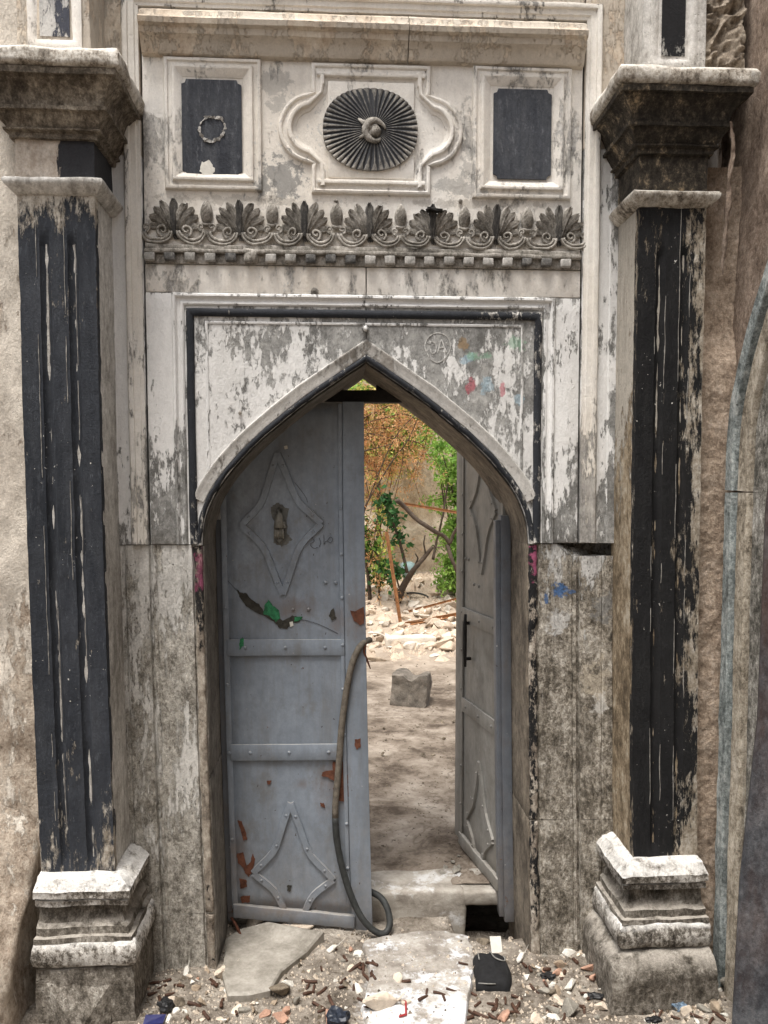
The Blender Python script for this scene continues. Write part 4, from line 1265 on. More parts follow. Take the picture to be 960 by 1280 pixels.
    fx0, fx1 = sorted((s * (px0 + 0.025), s * (px1 - 0.035)))
    MB().sweep(rectp(fx0, fx1, 3.05, 3.9), [(0, -0.01), (0, 0.005), (0.008, 0.007), (0.020, 0.006), (0.026, 0.002), (0.040, -0.004)], yb, True, 0.04).wear(0.0016, 20, 3).build('pedestal_frame', 'upper' if s < 0 else 'pil_side_l', root, angle=40)
    MB().box(fx0 + 0.038, fx1 - 0.038, yb - 0.003, yb + 0.01, 3.088, 3.862).build('pedestal_inlay', 'ped_l' if s < 0 else 'ped_r', root)
    # base: slab, hollow, torus, plinth
    ustack(xi, xo, yf, dense([(0.0, 0.298), (0.050, 0.300), (0.052, 0.318), (0.044, 0.320), (0.044, 0.326), (0.060, 0.328), (0.062, 0.352), (0.030, 0.382), (0.0, 0.392)], 0.008), s, oo=0.18).wear(0.005, 22, 14 + s, 0.0035).build('base_slab', 'base', root, angle=32)
    ustack(xi, xo, yf, dense([(0.0, 0.18), (0.066, 0.184), (0.064, 0.200), (0.050, 0.202), (0.048, 0.226), (0.034, 0.236), (0.022, 0.262), (0.018, 0.285), (0.026, 0.303)], 0.010), s, oo=0.18).wear(0.005, 20, 15 + s, 0.003).build('base_hollow', 'base_dark', root, angle=34)
    ustack(xi, xo, yf, dense([(0.0, 0.100), (0.062, 0.102), (0.074, 0.112), (0.081, 0.130), (0.081, 0.155), (0.074, 0.176), (0.060, 0.190), (0.050, 0.194), (0.0, 0.196)], 0.009), s, oo=0.18).wear(0.006, 20, 17 + s, 0.004).build('base_torus', 'base', root, angle=40)
    pp = [(0.0, -0.25), (0.118, -0.25), (0.116, 0.036), (0.108, 0.062), (0.090, 0.082), (0.070, 0.098), (0.0, 0.104)] if s > 0 else [(0.0, -0.25), (0.062, -0.25), (0.064, 0.07), (0.060, 0.094), (0.0, 0.102)]
    ustack(xi, xo, yf, dense(pp, 0.016), s, oo=0.18).wear(0.008, 14, 19 + s, 0.005).build('base_plinth', 'base_dark', root, angle=36)
    if s < 0:
        # pointed boss on the plinth front
        xc, zc, yy = -(xi + xo) / 2, -0.02, yf - 0.062
        MB().add([(xc - 0.10, yy, zc + 0.07), (xc + 0.11, yy, zc + 0.065), (xc + 0.10, yy, zc - 0.11), (xc - 0.10, yy, zc - 0.11), (xc + 0.01, yy - 0.05, zc - 0.075)],
                 [(0, 1, 4), (1, 2, 4), (2, 3, 4), (3, 0, 4), (0, 3, 2, 1)]).build('plinth_boss', 'base_dark', root)
    return root
MT['arris'] = plain('worn_arris_grey', (0.30, 0.285, 0.26), 0.5, 40, 0.9, 0.002)
MT['ped_l'] = weathered('faded_blue_black_inlay', [(0.35, 0.34, 0.33), (0.45, 0.44, 0.42), (0.55, 0.53, 0.5)], (0.06, 0.065, 0.085), (3.0, 0.50, 3.3, 0.46), pscale=8, seed=141, stain=0.1, bump=0.003)
MT['ped_r'] = weathered('black_chipped_inlay', [(0.22, 0.215, 0.2), (0.3, 0.29, 0.27), (0.4, 0.39, 0.36)], (0.012, 0.012, 0.014), (3.05, 0.52, 3.2, 0.40), pscale=16, seed=143, stain=0.1, bump=0.003)
pilaster(-1, 'left pilaster with charcoal-painted fluted shaft, pale half-black neck and boss on its plinth')
pilaster(1, 'right pilaster with flaking jet-black shaft showing brown marble, beside rough plaster wall')

# ================================================================== WALLS BESIDE THE PORTAL
def skin_wall(name, mat, label, fn, nu, nv, back):
    """fn(u, v) -> point on the weathered face; back = offset to the flat rear face"""
    m = MB()
    vs = []
    for j in range(nv + 1):
        for i in range(nu + 1):
            vs.append(Vector(fn(i / nu, j / nv)))
    N = len(vs)
    b = Vector(back)
    vs2 = [v + b for v in vs]
    fs = []
    for j in range(nv):
        for i in range(nu):
            a = j * (nu + 1) + i
            fs.append((a, a + 1, a + nu + 2, a + nu + 1))
    bord = [i for i in range(nu + 1)] + [j * (nu + 1) + nu for j in range(1, nv + 1)] + [nv * (nu + 1) + i for i in range(nu - 1, -1, -1)] + [j * (nu + 1) for j in range(nv - 1, 0, -1)]
    for a, c in zip(bord, bord[1:] + bord[:1]):
        fs.append((a, c, c + N, a + N))
    fs.append(tuple(x + N for x in bord))
    m.add(vs + vs2, fs)
    o = m.build(name, mat, None, angle=60)
    return tag(o, label, 'wall', kind='thing')

def lw(u, v):
    x = -2.4 + (2.4 - 1.098) * (u ** 0.55)
    z = -0.3 + 4.5 * v
    y = -0.10 + 0.016 * nz((x, 0, z), 2.5, 3) + 0.012 * nz((x, 0, z), 8, 5) + 0.006 * nz((x, 0, z), 28, 8)
    y -= 0.02 * sstep(0.75, 0.45, z)
    if u > 0.98:
        x += 0.012 * nz((0, 0, z), 9, 3) + 0.006 * nz((0, 0, z), 30, 5)
    return (x, y, z)
skin_wall('plaster_wall', 'wall_l', 'beige lime-plastered wall at the left edge beside the charcoal pilaster', lw, 60, 170, (0, 0.4, 0))
# battered broken buttress at its foot
m = worn_box(-1.62, -1.13, -0.36, -0.10, -0.3, 0.62, 0.02, 0.03, 0.03, 71, 0.012, 5)
m.v = [(x, y + 0.30 * sstep(0.05, 0.62, z + 0.9 * (x + 1.13)), z) for x, y, z in m.v]
tag(m.build('buttress', 'wall_l', None, angle=60), 'sloping broken plaster buttress low at the left, beside the pilaster base', 'buttress')

XW = 1.205
def rw(u, v):
    y = 0.0 - 4.0 * (u ** 1.6)
    z = -0.3 + 4.5 * v
    x = XW + 0.045 + 0.010 * nz((0, y, z), 2.2, 3) + 0.007 * nz((0, y, z), 8, 5) + 0.004 * nz((0, y, z), 34, 8)
    x += 0.02 * sstep(1.8, 3.2, z)
    return (x, y, z)
skin_wall('side_wall', 'wall_r', 'rough brown plastered side wall at the right edge, running towards the viewer', rw, 150, 170, (0.45, 0, 0))
def pk(u, v):
    x = 1.120 + 0.150 * u
    z = -0.3 + 3.05 * v
    y = -0.165 + 0.010 * nz((x, 0, z), 5, 3) + 0.004 * nz((x, 0, z), 19, 5) + 0.0025 * nz((x, 0, z), 53, 8) + 0.0025 * nz((x, 0, z), 120, 4) - 0.03 * u
    y += 0.035 * sstep(2.05, 2.2, z + 0.02 * nz((x, 0, z), 20, 2))
    return (x, y, z)
skin_wall('render_strip', 'pink', 'narrow strip of coarse pinkish render between right pilaster and brown side wall', pk, 26, 480, (0, 0.16, 0))
# lifted curl of plaster skin
def smooth3_(P, n=6):
    out = []
    for a, b in zip(P, P[1:]):
        out += [a.lerp(b, k / n) for k in range(n)]
    return out + [P[-1]]
m = MB()
P = smooth3_([at(920, 148, -0.30), at(921, 185, -0.30), at(917, 230, -0.29), at(914, 270, -0.28), at(911, 310, -0.27), at(908, 340, -0.26)])
m.tube([p + Vector((-0.004, 0.02, 0)) for p in P], [0.003 + 0.007 * math.sin(math.pi * (i + 1) / (len(P) + 1)) for i in range(len(P))], 7).wear(0.006, 30, 3, 0.005)
tag(m.build('plaster_flake', 'wall_r', None, angle=60), 'thin curl of plaster peeling off the brown side wall beside right capital', 'plaster')
# rough rubble masonry exposed above the right capital
def rbm(u, v):
    x = 1.118 + 0.125 * u
    z = 2.985 + 0.9 * v
    a = nz((x, 0, z), 14, 3)
    y = -0.16 + 0.05 * abs(a) + 0.035 * abs(nz((x, 0, z), 33, 8)) + 0.012 * nz((x, 0, z), 80, 5) - 0.05 * u
    y += 0.10 * sstep(0.5, 1.0, math.exp(-(((u - 0.62) / 0.16) ** 2 + ((v - 0.085) / 0.028) ** 2)))
    return (x + 0.012 * a, y, z + 0.012 * nz((x, 0, z), 20, 6))
rub = skin_wall('rubble_masonry', 'rock', 'craggy exposed rubble masonry above the right capital', rbm, 26, 150, (0, 0.2, 0))
rub['category'] = 'masonry'

g = MB().box(-3.2, 1.7, -5.4, -5.0, -0.4, 4.6).build('unseen_alley_wall', 'wall_l')  # unseen wall added behind the camera to block low sky light
tag(g, kind='structure')
# ---- marble arch in the side wall
side = empty('side_arch', (XW, -0.5, -0.09))
tag(side, 'grey marble side arch with grooved frame cut off by the right edge', 'archway')
ysp = 1.655
def ya(y):
    return y
O = [atx(px, py, XW) for px, py in ((905, 612), (910, 520), (923, 451), (940, 385), (960, 322))]
outer = [(p.y, p.z) for p in O]
outer += [(-0.56, 2.50), (-0.72, 2.66), (-0.90, 2.80)]
cur = smooth_curve(outer, 5)
cur = cur + [Vector((-1.80 - p.x, p.y)) for p in cur[::-1][1:]]
def side_band(o0, o1, proud, zlo, name, mat, path_only=None):
    """strip of the side frame, offset o0..o1 inwards from the outer edge, on the plane X = XW"""
    def sect(path):
        m = MB()
        n = len(path)
        rows = []
        for i, p in enumerate(path):
            d = (path[min(i + 1, n - 1)] - path[max(i - 1, 0)]).normalized()
            nn = Vector((-d.y, d.x))
            a, b = p + nn * o0, p + nn * o1
            q0, q1 = p + nn * (o0 + 0.005), p + nn * (o1 - 0.005)
            rows.append([(XW + 0.08, a.x, a.y), (XW + 0.048 - proud + 0.006, a.x, a.y), (XW + 0.048 - proud, q0.x, q0.y), (XW + 0.048 - proud, q1.x, q1.y), (XW + 0.048 - proud + 0.006, b.x, b.y), (XW + 0.08, b.x, b.y)])
        vs = [p for r in rows for p in r]
        fs = []
        for i in range(n - 1):
            for k in range(5):
                fs.append((i * 6 + k, i * 6 + k + 1, (i + 1) * 6 + k + 1, (i + 1) * 6 + k))
        fs += [tuple(range(6)), tuple((n - 1) * 6 + k for k in range(6))[::-1]]
        return m.add(vs, fs)
    sect(cur).wear(0.002, 14, 3, 0.001).build(name, mat, side, angle=45)
    y0 = cur[0].x
    for sgn, yy in ((-1, y0), (1, -1.80 - y0)):
        z = [zlo + (ysp - 0.006 - zlo) * i / 50 for i in range(51)]
        m = MB()
        rows = []
        for q in z:
            a, b = yy + sgn * o0, yy + sgn * o1
            rows.append([(XW + 0.08, a, q), (XW + 0.048 - proud + 0.006, a, q), (XW + 0.048 - proud, a + sgn * 0.005, q), (XW + 0.048 - proud, b - sgn * 0.005, q), (XW + 0.048 - proud + 0.006, b, q), (XW + 0.08, b, q)])
        vs = [p for r in rows for p in r]
        fs = []
        for i in range(50):
            for k in range(5):
                fs.append((i * 6 + k, i * 6 + k + 1, (i + 1) * 6 + k + 1, (i + 1) * 6 + k))
        fs += [tuple(range(6)), tuple(50 * 6 + k for k in range(6))[::-1]]
        m.add(vs, fs).wear(0.003, 12, 5, 0.0015).build(name, mat, side, angle=45)
side_band(0.0, 0.052, 0.048, -0.2, 'outer_moulding', 'side_blue')
side_band(0.0525, 0.0755, 0.008, -0.2, 'groove', 'crack')  # dark strip that paints the shade inside the moulding groove
side_band(0.1405, 0.1655, 0.006, -0.2, 'groove', 'crack')  # second dark strip, groove shade put in as colour
side_band(0.076, 0.140, 0.042, -0.2, 'middle_fillet', 'side_beige')
side_band(0.166, 0.262, 0.036, -0.2, 'inner_stone', 'side_stone')
# recessed dark door panel inside the side arch
MB().box(XW + 0.016, XW + 0.06, -1.55, -0.40, -0.2, 1.66).build('door_panel', 'dark_sheet', side)
MB().box(XW + 0.018, XW + 0.06, -1.50, -0.45, 1.663, 2.3).build('tympanum', 'side_stone', side)
# leaning sheet of dark metal
A = [at(957, 640, -0.52), at(947, 900, -0.53), at(936, 1000, -0.54), at(925, 1100, -0.55), at(915, 1290, -0.60)]
m = MB()
rows = []
for p in A:
    rows.append([p, p + Vector((0.004, 0.012, 0)), p + Vector((0.16, -0.16, 0.0)), p + Vector((0.15, -0.18, 0))])
A0 = A[0]
rows.insert(0, [Vector((q.x + 0.02, q.y, q.z + 0.25)) for q in rows[0]])
last = [Vector((q.x - 0.01, q.y - 0.01, -0.13)) for q in rows[-1]]
rows.append(last)
vs = [p for r in rows for p in r]
n = len(rows)
fs = []
for i in range(n - 1):
    for k in range(4):
        k2 = (k + 1) % 4
        fs.append((i * 4 + k, i * 4 + k2, (i + 1) * 4 + k2, (i + 1) * 4 + k))
fs += [(0, 1, 2, 3), tuple((n - 1) * 4 + k for k in (3, 2, 1, 0))]
tag(m.add(vs, fs).build('metal_sheet', 'dark_sheet', None), 'dark rust-streaked metal sheet leaning in the lower right corner', 'sheet metal')

# ================================================================== METAL DOOR
DY = 0.285
frame = empty('metal_door_frame', (0, DY, 0.0))
tag(frame, 'blue-grey painted steel door frame set inside the arch, with a blackened transom bar', 'door frame')
for s in (-1, 1):
    x0, x1 = sorted((s * (XO - 0.006), s * (XO - 0.046)))
    z1 = 1.545 if s < 0 else 1.56
    worn_box(x0, x1, DY - 0.012, DY + 0.045, -0.10 if s > 0 else -0.06, z1, 0.003, 0.06, 0.001, 3 + s, 0.0).build('post', 'post', frame, angle=40)
    x0, x1 = sorted((s * (XO - 0.046), s * (XO - 0.066)))
    worn_box(x0, x1, DY - 0.004, DY + 0.045, -0.08 if s > 0 else -0.05, z1 - 0.02, 0.002, 0.06, 0.001, 6 + s, 0.0).build('rebate', 'post', frame, angle=40)
worn_box(-0.40, 0.40, DY + 0.01, DY + 0.07, 2.003, 2.050, 0.003, 0.05, 0.003, 9, 0.001).build('transom', 'iron', frame, angle=40)
p = at(474, 470, DY + 0.02)
MB().prism([(p.x - 0.012, 2.05), (p.x + 0.10, 2.05), (p.x + 0.02, 2.135), (p.x - 0.010, 2.16)], DY + 0.02, DY + 0.05).build('gusset', 'iron', frame)

def dome(m, x, z, r=0.0055, y=0.0, h=0.004):
    n = 8
    vs, fs = [], []
    for rr, hh in ((1.0, 0.0), (0.85, 0.55), (0.45, 0.92)):
        for j in range(n):
            t = 2 * math.pi * j / n
            vs.append((x + r * rr * math.cos(t), y - h * hh, z + r * rr * math.sin(t)))
    vs.append((x, y - h, z))
    for a in range(2):
        for j in range(n):
            j2 = (j + 1) % n
            fs.append((a * n + j, a * n + j2, (a + 1) * n + j2, (a + 1) * n + j))
    for j in range(n):
        fs.append((2 * n + j, 2 * n + (j + 1) % n, 3 * n))
    m.add(vs, fs)

def flat_strip(pts, w, y, t):
    """flat bar of width w along XZ points, standing t proud of plane y"""
    P = [Vector(p) for p in pts]
    n = len(P)
    vs, fs = [], []
    for i, p in enumerate(P):
        d = (P[min(i + 1, n - 1)] - P[max(i - 1, 0)]).normalized()
        nn = Vector((-d.y, d.x)) * w / 2
        for q, yy in ((p + nn, y), (p + nn * 0.86, y - t), (p - nn * 0.86, y - t), (p - nn, y)):
            vs.append((q.x, yy, q.y))
    for i in range(n - 1):
        for k in range(4):
            k2 = (k + 1) % 4
            fs.append((i * 4 + k, i * 4 + k2, (i + 1) * 4 + k2, (i + 1) * 4 + k))
    fs += [(0, 1, 2, 3), tuple((n - 1) * 4 + k for k in (3, 2, 1, 0))]
    m = MB()
    return m.add(vs, fs)

HX = 0.556                                  # hinge distance from the middle
def concave(a, b, k):
    a, b = Vector(a), Vector(b)
    mid_ = (a + b) / 2
    return a, b, mid_

def leaf(s, label, mat, loc, rz, extra=True):
    """door leaf in its own coordinates: u from hinge to free edge, front face at y = 0"""
    root = empty('door_leaf', loc, rz)
    tag(root, label, 'door', 'leaves of the metal door')
    LOCAL[0] = True
    d = -s                                  # direction from hinge to free edge
    W_ = 0.555
    X = lambda u: d * u
    def bx(name, u0, u1, y0, y1, z0, z1, bev=0.002, parent=root, mt=mat, amp=0.0012, step=0.06):
        a, b = sorted((X(u0), X(u1)))
        return worn_box(a, b, y0, y1, z0, z1, bev, step, amp, 3 + u0 * 7 + z0, 0.0, 6).build(name, mt, parent, angle=40)
    m = worn_box(*sorted((X(0.0), X(W_))), 0.0, 0.004, 0.02, 1.995, 0.0, 0.05, 0.0, 0, 0)
    m.v = [(x, y + 0.004 * nz((x, 0, z), 3.5, 8), z - ((0.105 * abs(x) + 0.02) if s < 0 else 0.02) * sstep(0.3, 0.02, z)) for x, y, z in m.v]
    sheet = m.build('sheet', mat, root, smooth=True)
    bx('hinge_stile', 0.0, 0.022, -0.007, 0.03, 0.0, 1.995)
    bx('free_stile', W_ - 0.082, W_, -0.006, 0.03, -0.10 if s < 0 else -0.02, 1.998)
    bx('stile_bead', W_ - 0.100, W_ - 0.084, -0.010, -0.001, 0.0, 1.99, 0.003)
    bx('rail', 0.015, W_ - 0.084, -0.012, -0.001, 1.014, 1.078, 0.003)
    bx('rail', 0.015, W_ - 0.100, -0.012, -0.001, 0.598, 0.663, 0.003)
    m = worn_box(*sorted((X(0.004), X(W_ - 0.07))), -0.016, 0.004, -0.035, 0.020, 0.004, 0.03, 0.004, 8, 0.0015, 16)
    slope = -0.105 if s < 0 else 0.0
    m.v = [(x, y, z + slope * abs(x)) for x, y, z in m.v]
    m.build('bottom_rail', mat, root, angle=50)
    # filler sheet down to the sagging bottom rail
    def diamond(T, Rr, B, L, cut):
        out = []
        for a, b in ((T, Rr), (Rr, B), (B, L), (L, T)):
            a, b = Vector(a), Vector(b)
            c = (Vector(T) + Vector(B)) / 2
            pts = []
            for i in range(9):
                t = i / 8
                p = a.lerp(b, t)
                p = p + (c - p).normalized() * 0.034 * math.sin(math.pi * t)
                pts.append((X(p.x), p.y))
            if cut and B in (tuple(b), tuple(a)):
                pts = pts[:6] if tuple(b) == tuple(B) else pts[3:]
            out.append(pts)
        return out
    for (T, Rr, B, L, cut) in (((0.222, 1.800), (0.388, 1.530), (0.234, 1.254), (0.078, 1.523), False), ((0.244, 0.425), (0.404, 0.112), (0.246, -0.115), (0.088, 0.143), True)):
        for pts in diamond(T, Rr, B, L, cut):
            flat_strip(pts, 0.027, 0.0, 0.011).wear(0.0012, 20, pts[0][1]).build('diamond_strip', mat, root)
            mm = MB()
            for k in ((1, -2) if pts[0][1] > 1 else (1, 4, -2)):
                dome(mm, pts[k][0], pts[k][1], 0.006, -0.011)
                r = mm.build('rivet', mat, root, smooth=True)
                mm = MB()
    for u, z in [(W_ - 0.092, q) for q in (1.59, 1.41, 1.24, 1.055, 0.88, 0.70, 0.34, 0.16)] + [(u, 1.046) for u in (0.085, 0.24, 0.395)] + [(u, 0.630) for u in (0.092, 0.245, 0.40)] + [(0.010, q) for q in (1.2, 0.9, 0.63, 0.28)] + [(0.40, 1.30), (0.44, 1.30), (0.272, 1.195), (0.332, 1.195)]:
        mm = MB()
        yy = -0.012 if z in (1.046, 0.630) else (-0.010 if abs(u - (W_ - 0.092)) < 1e-4 else (-0.007 if u < 0.02 else -0.002))
        dome(mm, X(u), z, 0.0075, yy, 0.005)
        mm.build('rivet', mat, root, smooth=True)
    LOCAL[0] = False
    return root

LZ = 0.0
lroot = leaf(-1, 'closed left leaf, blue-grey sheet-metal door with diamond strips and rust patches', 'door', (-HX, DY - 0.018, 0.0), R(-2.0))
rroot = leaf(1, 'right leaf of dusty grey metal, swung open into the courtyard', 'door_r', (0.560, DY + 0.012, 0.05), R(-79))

# knocker, torn paint, rust and scribble on the left leaf (its own coordinates)
LOCAL[0] = True
def lp_(px, py):
    p = at(px, py, DY - 0.018)
    return p.x + HX, p.z
def blob(name, pxs, mat, y=-0.0022, th=0.0015, parent=lroot, jag=0.0):
    P = [lp_(*q) for q in pxs]
    out = []
    rnd3 = random.Random(len(pxs) * 13 + int(pxs[0][0]))
    for a, b in zip(P, P[1:] + P[:1]):
        for k in range(4):
            t = k / 4
            out.append((a[0] + (b[0] - a[0]) * t + rnd3.uniform(-jag, jag), a[1] + (b[1] - a[1]) * t + rnd3.uniform(-jag, jag)))
    return MB().prism(out, y - th, y + 0.001).build(name, mat, parent)
J = 0.0018
blob('bare_metal_patch', [(294, 735), (300, 741), (306, 741), (312, 749), (322, 755), (330, 766), (342, 770), (352, 775), (364, 769), (372, 771), (374, 776), (362, 779), (357, 785), (348, 785), (341, 777), (328, 769), (318, 765), (306, 757), (298, 746)], 'dark_tear', jag=J)
blob('green_paint', [(329, 757), (334, 749), (340, 757), (347, 762), (348, 772), (343, 777), (335, 769), (328, 767)], 'green', -0.003, jag=J)
blob('green_paint', [(366, 771), (376, 770), (375, 774), (366, 777)], 'green', -0.003, jag=0.002)
blob('green_paint', [(299, 797), (303, 797), (302, 806), (298, 812), (297, 804)], 'green', -0.0125, jag=0.002)
blob('bullet_hole', [(360, 777), (364, 776), (365, 781), (361, 783)], 'paper', -0.004)
blob('bullet_hole', [(355, 558), (359, 557), (360, 561), (356, 562)], 'paper', -0.003)
blob('rust_patch', [(436, 762), (443, 763), (453, 757), (453, 778), (447, 780), (440, 774)], 'rust', -0.0075, jag=J)
blob('rust_patch', [(411, 950), (424, 950), (425, 961), (432, 969), (429, 978), (431, 992), (424, 1000), (413, 998), (411, 984), (415, 975), (405, 970), (397, 968), (398, 963), (411, 961)], 'rust', -0.0035, jag=J)
blob('rust_patch', [(439, 922), (446, 921), (446, 931), (441, 934), (439, 929)], 'rust', -0.0075, jag=0.002)
blob('rust_patch', [(328, 975), (334, 975), (332, 980), (329, 980)], 'rust', jag=0.002)
blob('rust_patch', [(394, 1002), (399, 1002), (400, 1008), (395, 1006)], 'rust', jag=0.002)
blob('rust_patch', [(290, 1025), (295, 1026), (301, 1042), (302, 1049), (297, 1050), (295, 1040)], 'rust', jag=J)
blob('rust_patch', [(288, 1067), (297, 1065), (300, 1082), (305, 1078), (308, 1066), (311, 1073), (309, 1086), (303, 1095), (298, 1090), (296, 1084), (290, 1078)], 'rust', jag=J)
blob('rust_patch', [(291, 1098), (300, 1099), (300, 1108), (292, 1110)], 'rust', jag=J)
blob('rust_patch', [(292, 1120), (304, 1119), (303, 1127), (293, 1128)], 'rust', jag=J)
blob('rust_patch', [(351, 1105), (356, 1106), (354, 1113), (350, 1112)], 'dark_tear', jag=0.002)
blob('rust_patch', [(412, 762), (416, 758), (418, 772), (413, 775), (409, 768)], 'dark_tear', jag=0.003)
blob('soot_mark', [(337, 634), (345, 629), (353, 631), (360, 636), (358, 650), (359, 668), (364, 674), (358, 680), (351, 683), (341, 678), (344, 665), (341, 648)], 'brass_dirt', -0.0010, 0.0008, jag=0.004)
def ink(pts, r=0.0010, y=-0.0022):
    P = smooth_curve([lp_(*q) for q in pts], 4)
    flat_strip([(p.x, p.y) for p in P], r * 2, y, 0.0008).build('scribble', 'ink', lroot)
ink([(389, 671), (392, 676), (387, 680), (391, 685), (396, 684)])
ink([(398, 672), (400, 678), (398, 683)])
ink([(404, 668), (404, 680)])
ink([(408, 676), (412, 671), (415, 674), (412, 678), (407, 676), (404, 680)])
ink([(411, 667), (413, 667)])
ink([(280, 722), (296, 740)], 0.0008)
ink([(365, 772), (385, 776), (402, 782), (420, 791)], 0.0010)
ink([(368, 603), (376, 613), (382, 622), (384, 628)], 0.0008)
# hand-shaped knocker: cuff, back of the hand, four fingers, ball
kx, kz = lp_(349, 656)
kn = MB()
kn.tube([(kx, -0.004, kz + 0.058), (kx, -0.016, kz + 0.056), (kx, -0.022, kz + 0.044), (kx, -0.024, kz + 0.015), (kx, -0.026, kz - 0.012)], [0.010, 0.012, 0.013, 0.018, 0.021], 10)
knock = kn.build('knocker', 'hand', lroot, smooth=True)
for k in range(4):
    ux = kx - 0.014 + 0.0095 * k
    MB().tube([(ux, -0.026, kz - 0.006), (ux, -0.034, kz - 0.026), (ux, -0.030, kz - 0.044), (ux, -0.018, kz - 0.050)], [0.0062, 0.006, 0.0055, 0.004], 7).build('finger', 'hand', knock, smooth=True)
MB().tube([(kx + 0.017, -0.022, kz + 0.012), (kx + 0.024, -0.028, kz - 0.008), (kx + 0.018, -0.032, kz - 0.024)], [0.006, 0.006, 0.0045], 7).build('thumb', 'hand', knock, smooth=True)
MB().tube([(kx - 0.012, -0.012, kz - 0.05), (kx, -0.012, kz - 0.058), (kx + 0.014, -0.012, kz - 0.05)], [0.008, 0.012, 0.008], 8).build('strike_plate', 'brass_dirt', knock, smooth=True)
# pull handle on the right leaf: bow on two lugs
hx = -0.36
hb = MB()
hb.tube([(hx, -0.004, 1.02), (hx, -0.028, 1.02), (hx, -0.030, 1.03)], 0.008, 7)
handle = hb.build('handle', 'iron', rroot, smooth=True)
MB().tube([(hx, -0.004, 0.86), (hx, -0.028, 0.86), (hx, -0.03, 0.85)], 0.008, 7).build('lug', 'iron', handle, smooth=True)
MB().tube([(hx, -0.030, 1.06), (hx, -0.032, 1.0), (hx, -0.032, 0.9), (hx, -0.030, 0.825)], [0.006, 0.009, 0.009, 0.006], 8).build('grip', 'iron', handle, smooth=True)
LOCAL[0] = False

# ---- hose slung over the left leaf
HP = [(462, 800, 0.30), (455, 803, 0.245), (446, 815, 0.235), (438, 838, 0.235), (432, 870, 0.235), (427, 910, 0.235), (424, 950, 0.235), (421, 985, 0.235), (419, 1015, 0.235), (421, 1050, 0.23), (428, 1085, 0.22),
      (439, 1120, 0.205), (452, 1147, 0.19), (467, 1163, 0.185), (480, 1167, 0.19), (487, 1157, 0.21), (485, 1138, 0.24), (476, 1122, 0.27), (462, 1114, 0.285)]
P3 = [at(a, b, c) for a, b, c in HP]
def smooth3(P, n=5):
    out = []
    for i in range(len(P) - 1):
        p0 = P[i - 1] if i > 0 else P[0] * 2 - P[1]
        p1, p2 = P[i], P[i + 1]
        p3 = P[i + 2] if i + 2 < len(P) else p2 * 2 - p1
        for k in range(n):
            t = k / n
            out.append(0.5 * ((2 * p1) + (p2 - p0) * t + (2 * p0 - 5 * p1 + 4 * p2 - p3) * t * t + (3 * p1 - p0 - 3 * p2 + p3) * t ** 3))
    out.append(P[-1])
    return out
hroot = empty('rubber_hose', P3[13])
tag(hroot, 'black rubber hose hanging over the left door leaf and curling on the threshold', 'hose')
H = smooth3(P3, 5)
MB().tube(H[:42], 0.0130, 10).build('muddy_length', 'hose_dry', hroot, smooth=True)
MB().tube(H[41:], 0.0130, 10).build('black_length', 'hose', hroot, smooth=True)
MB().tube([at(457, 803, 0.24), at(455, 815, 0.24), at(460, 828, 0.25), at(463, 836, 0.25)], [0.006, 0.005, 0.004, 0.002], 6).build('tie', 'rust', hroot, smooth=True)

# ================================================================== THRESHOLD
m = worn_box(-0.52, 0.42, 0.318, 0.53, -0.20, 0.012, 0.014, 0.03, 0.010, 3, 0.004, 7)
m2 = worn_box(0.40, 0.60, 0.318, 0.53, -0.055, 0.008, 0.012, 0.03, 0.010, 9, 0.004, 7)
th = m.build('threshold_slab', 'thresh', None, angle=60)
tag(th, 'low pale limestone threshold step streaked with whitewash under the open door', 'step')
o = m2.build('broken_end', 'thresh', th, angle=60)

# ================================================================== COURTYARD THINGS
def hC(p):
    return h_court(p.x, p.y)
def on_court(px, py):
    """point of the courtyard floor seen at a photo point"""
    d = FW + RT * ((px - CX) / F) - UP * ((py - CY) / F)
    t = 3.2
    while t < 14:
        p = CAM + d * t
        if p.z <= h_court(p.x, p.y):
            return p
        t += 0.01
    return p

def rock(name, p, size, rot, mat, label, cat='stone', group=None, k=0, sink=0.2):
    o = bpy.data.objects.new(name, stone_mesh(k, mat))
    col.objects.link(o)
    o.scale = size
    o.rotation_euler = rot
    o.location = (p[0], p[1], p[2] + size[2] * (0.5 - sink))
    return tag(o, label, cat, group)

# hewn block standing on the floor
p = on_court(513, 878)
m = worn_box(-0.142, 0.142, -0.11, 0.11, -0.03, 0.232, 0.006, 0.02, 0.012, 4, 0.007, 9)
m.v = [(x * (1.0 - 0.10 * (z - 0.1)) + 0.03 * z, y + 0.10 * z, z - (0.035 * sstep(0.08, 0.0, abs(x - 0.015)) + 0.10 * max(0, -x) * 0) * sstep(0.12, 0.23, z)) for x, y, z in m.v]
blk = m.build('stone_block', 'block', None, angle=28)
blk.location = p
blk.rotation_euler = (0, 0, R(-16))
tag(blk, 'rough hewn grey stone block standing alone on the courtyard floor', 'stone')
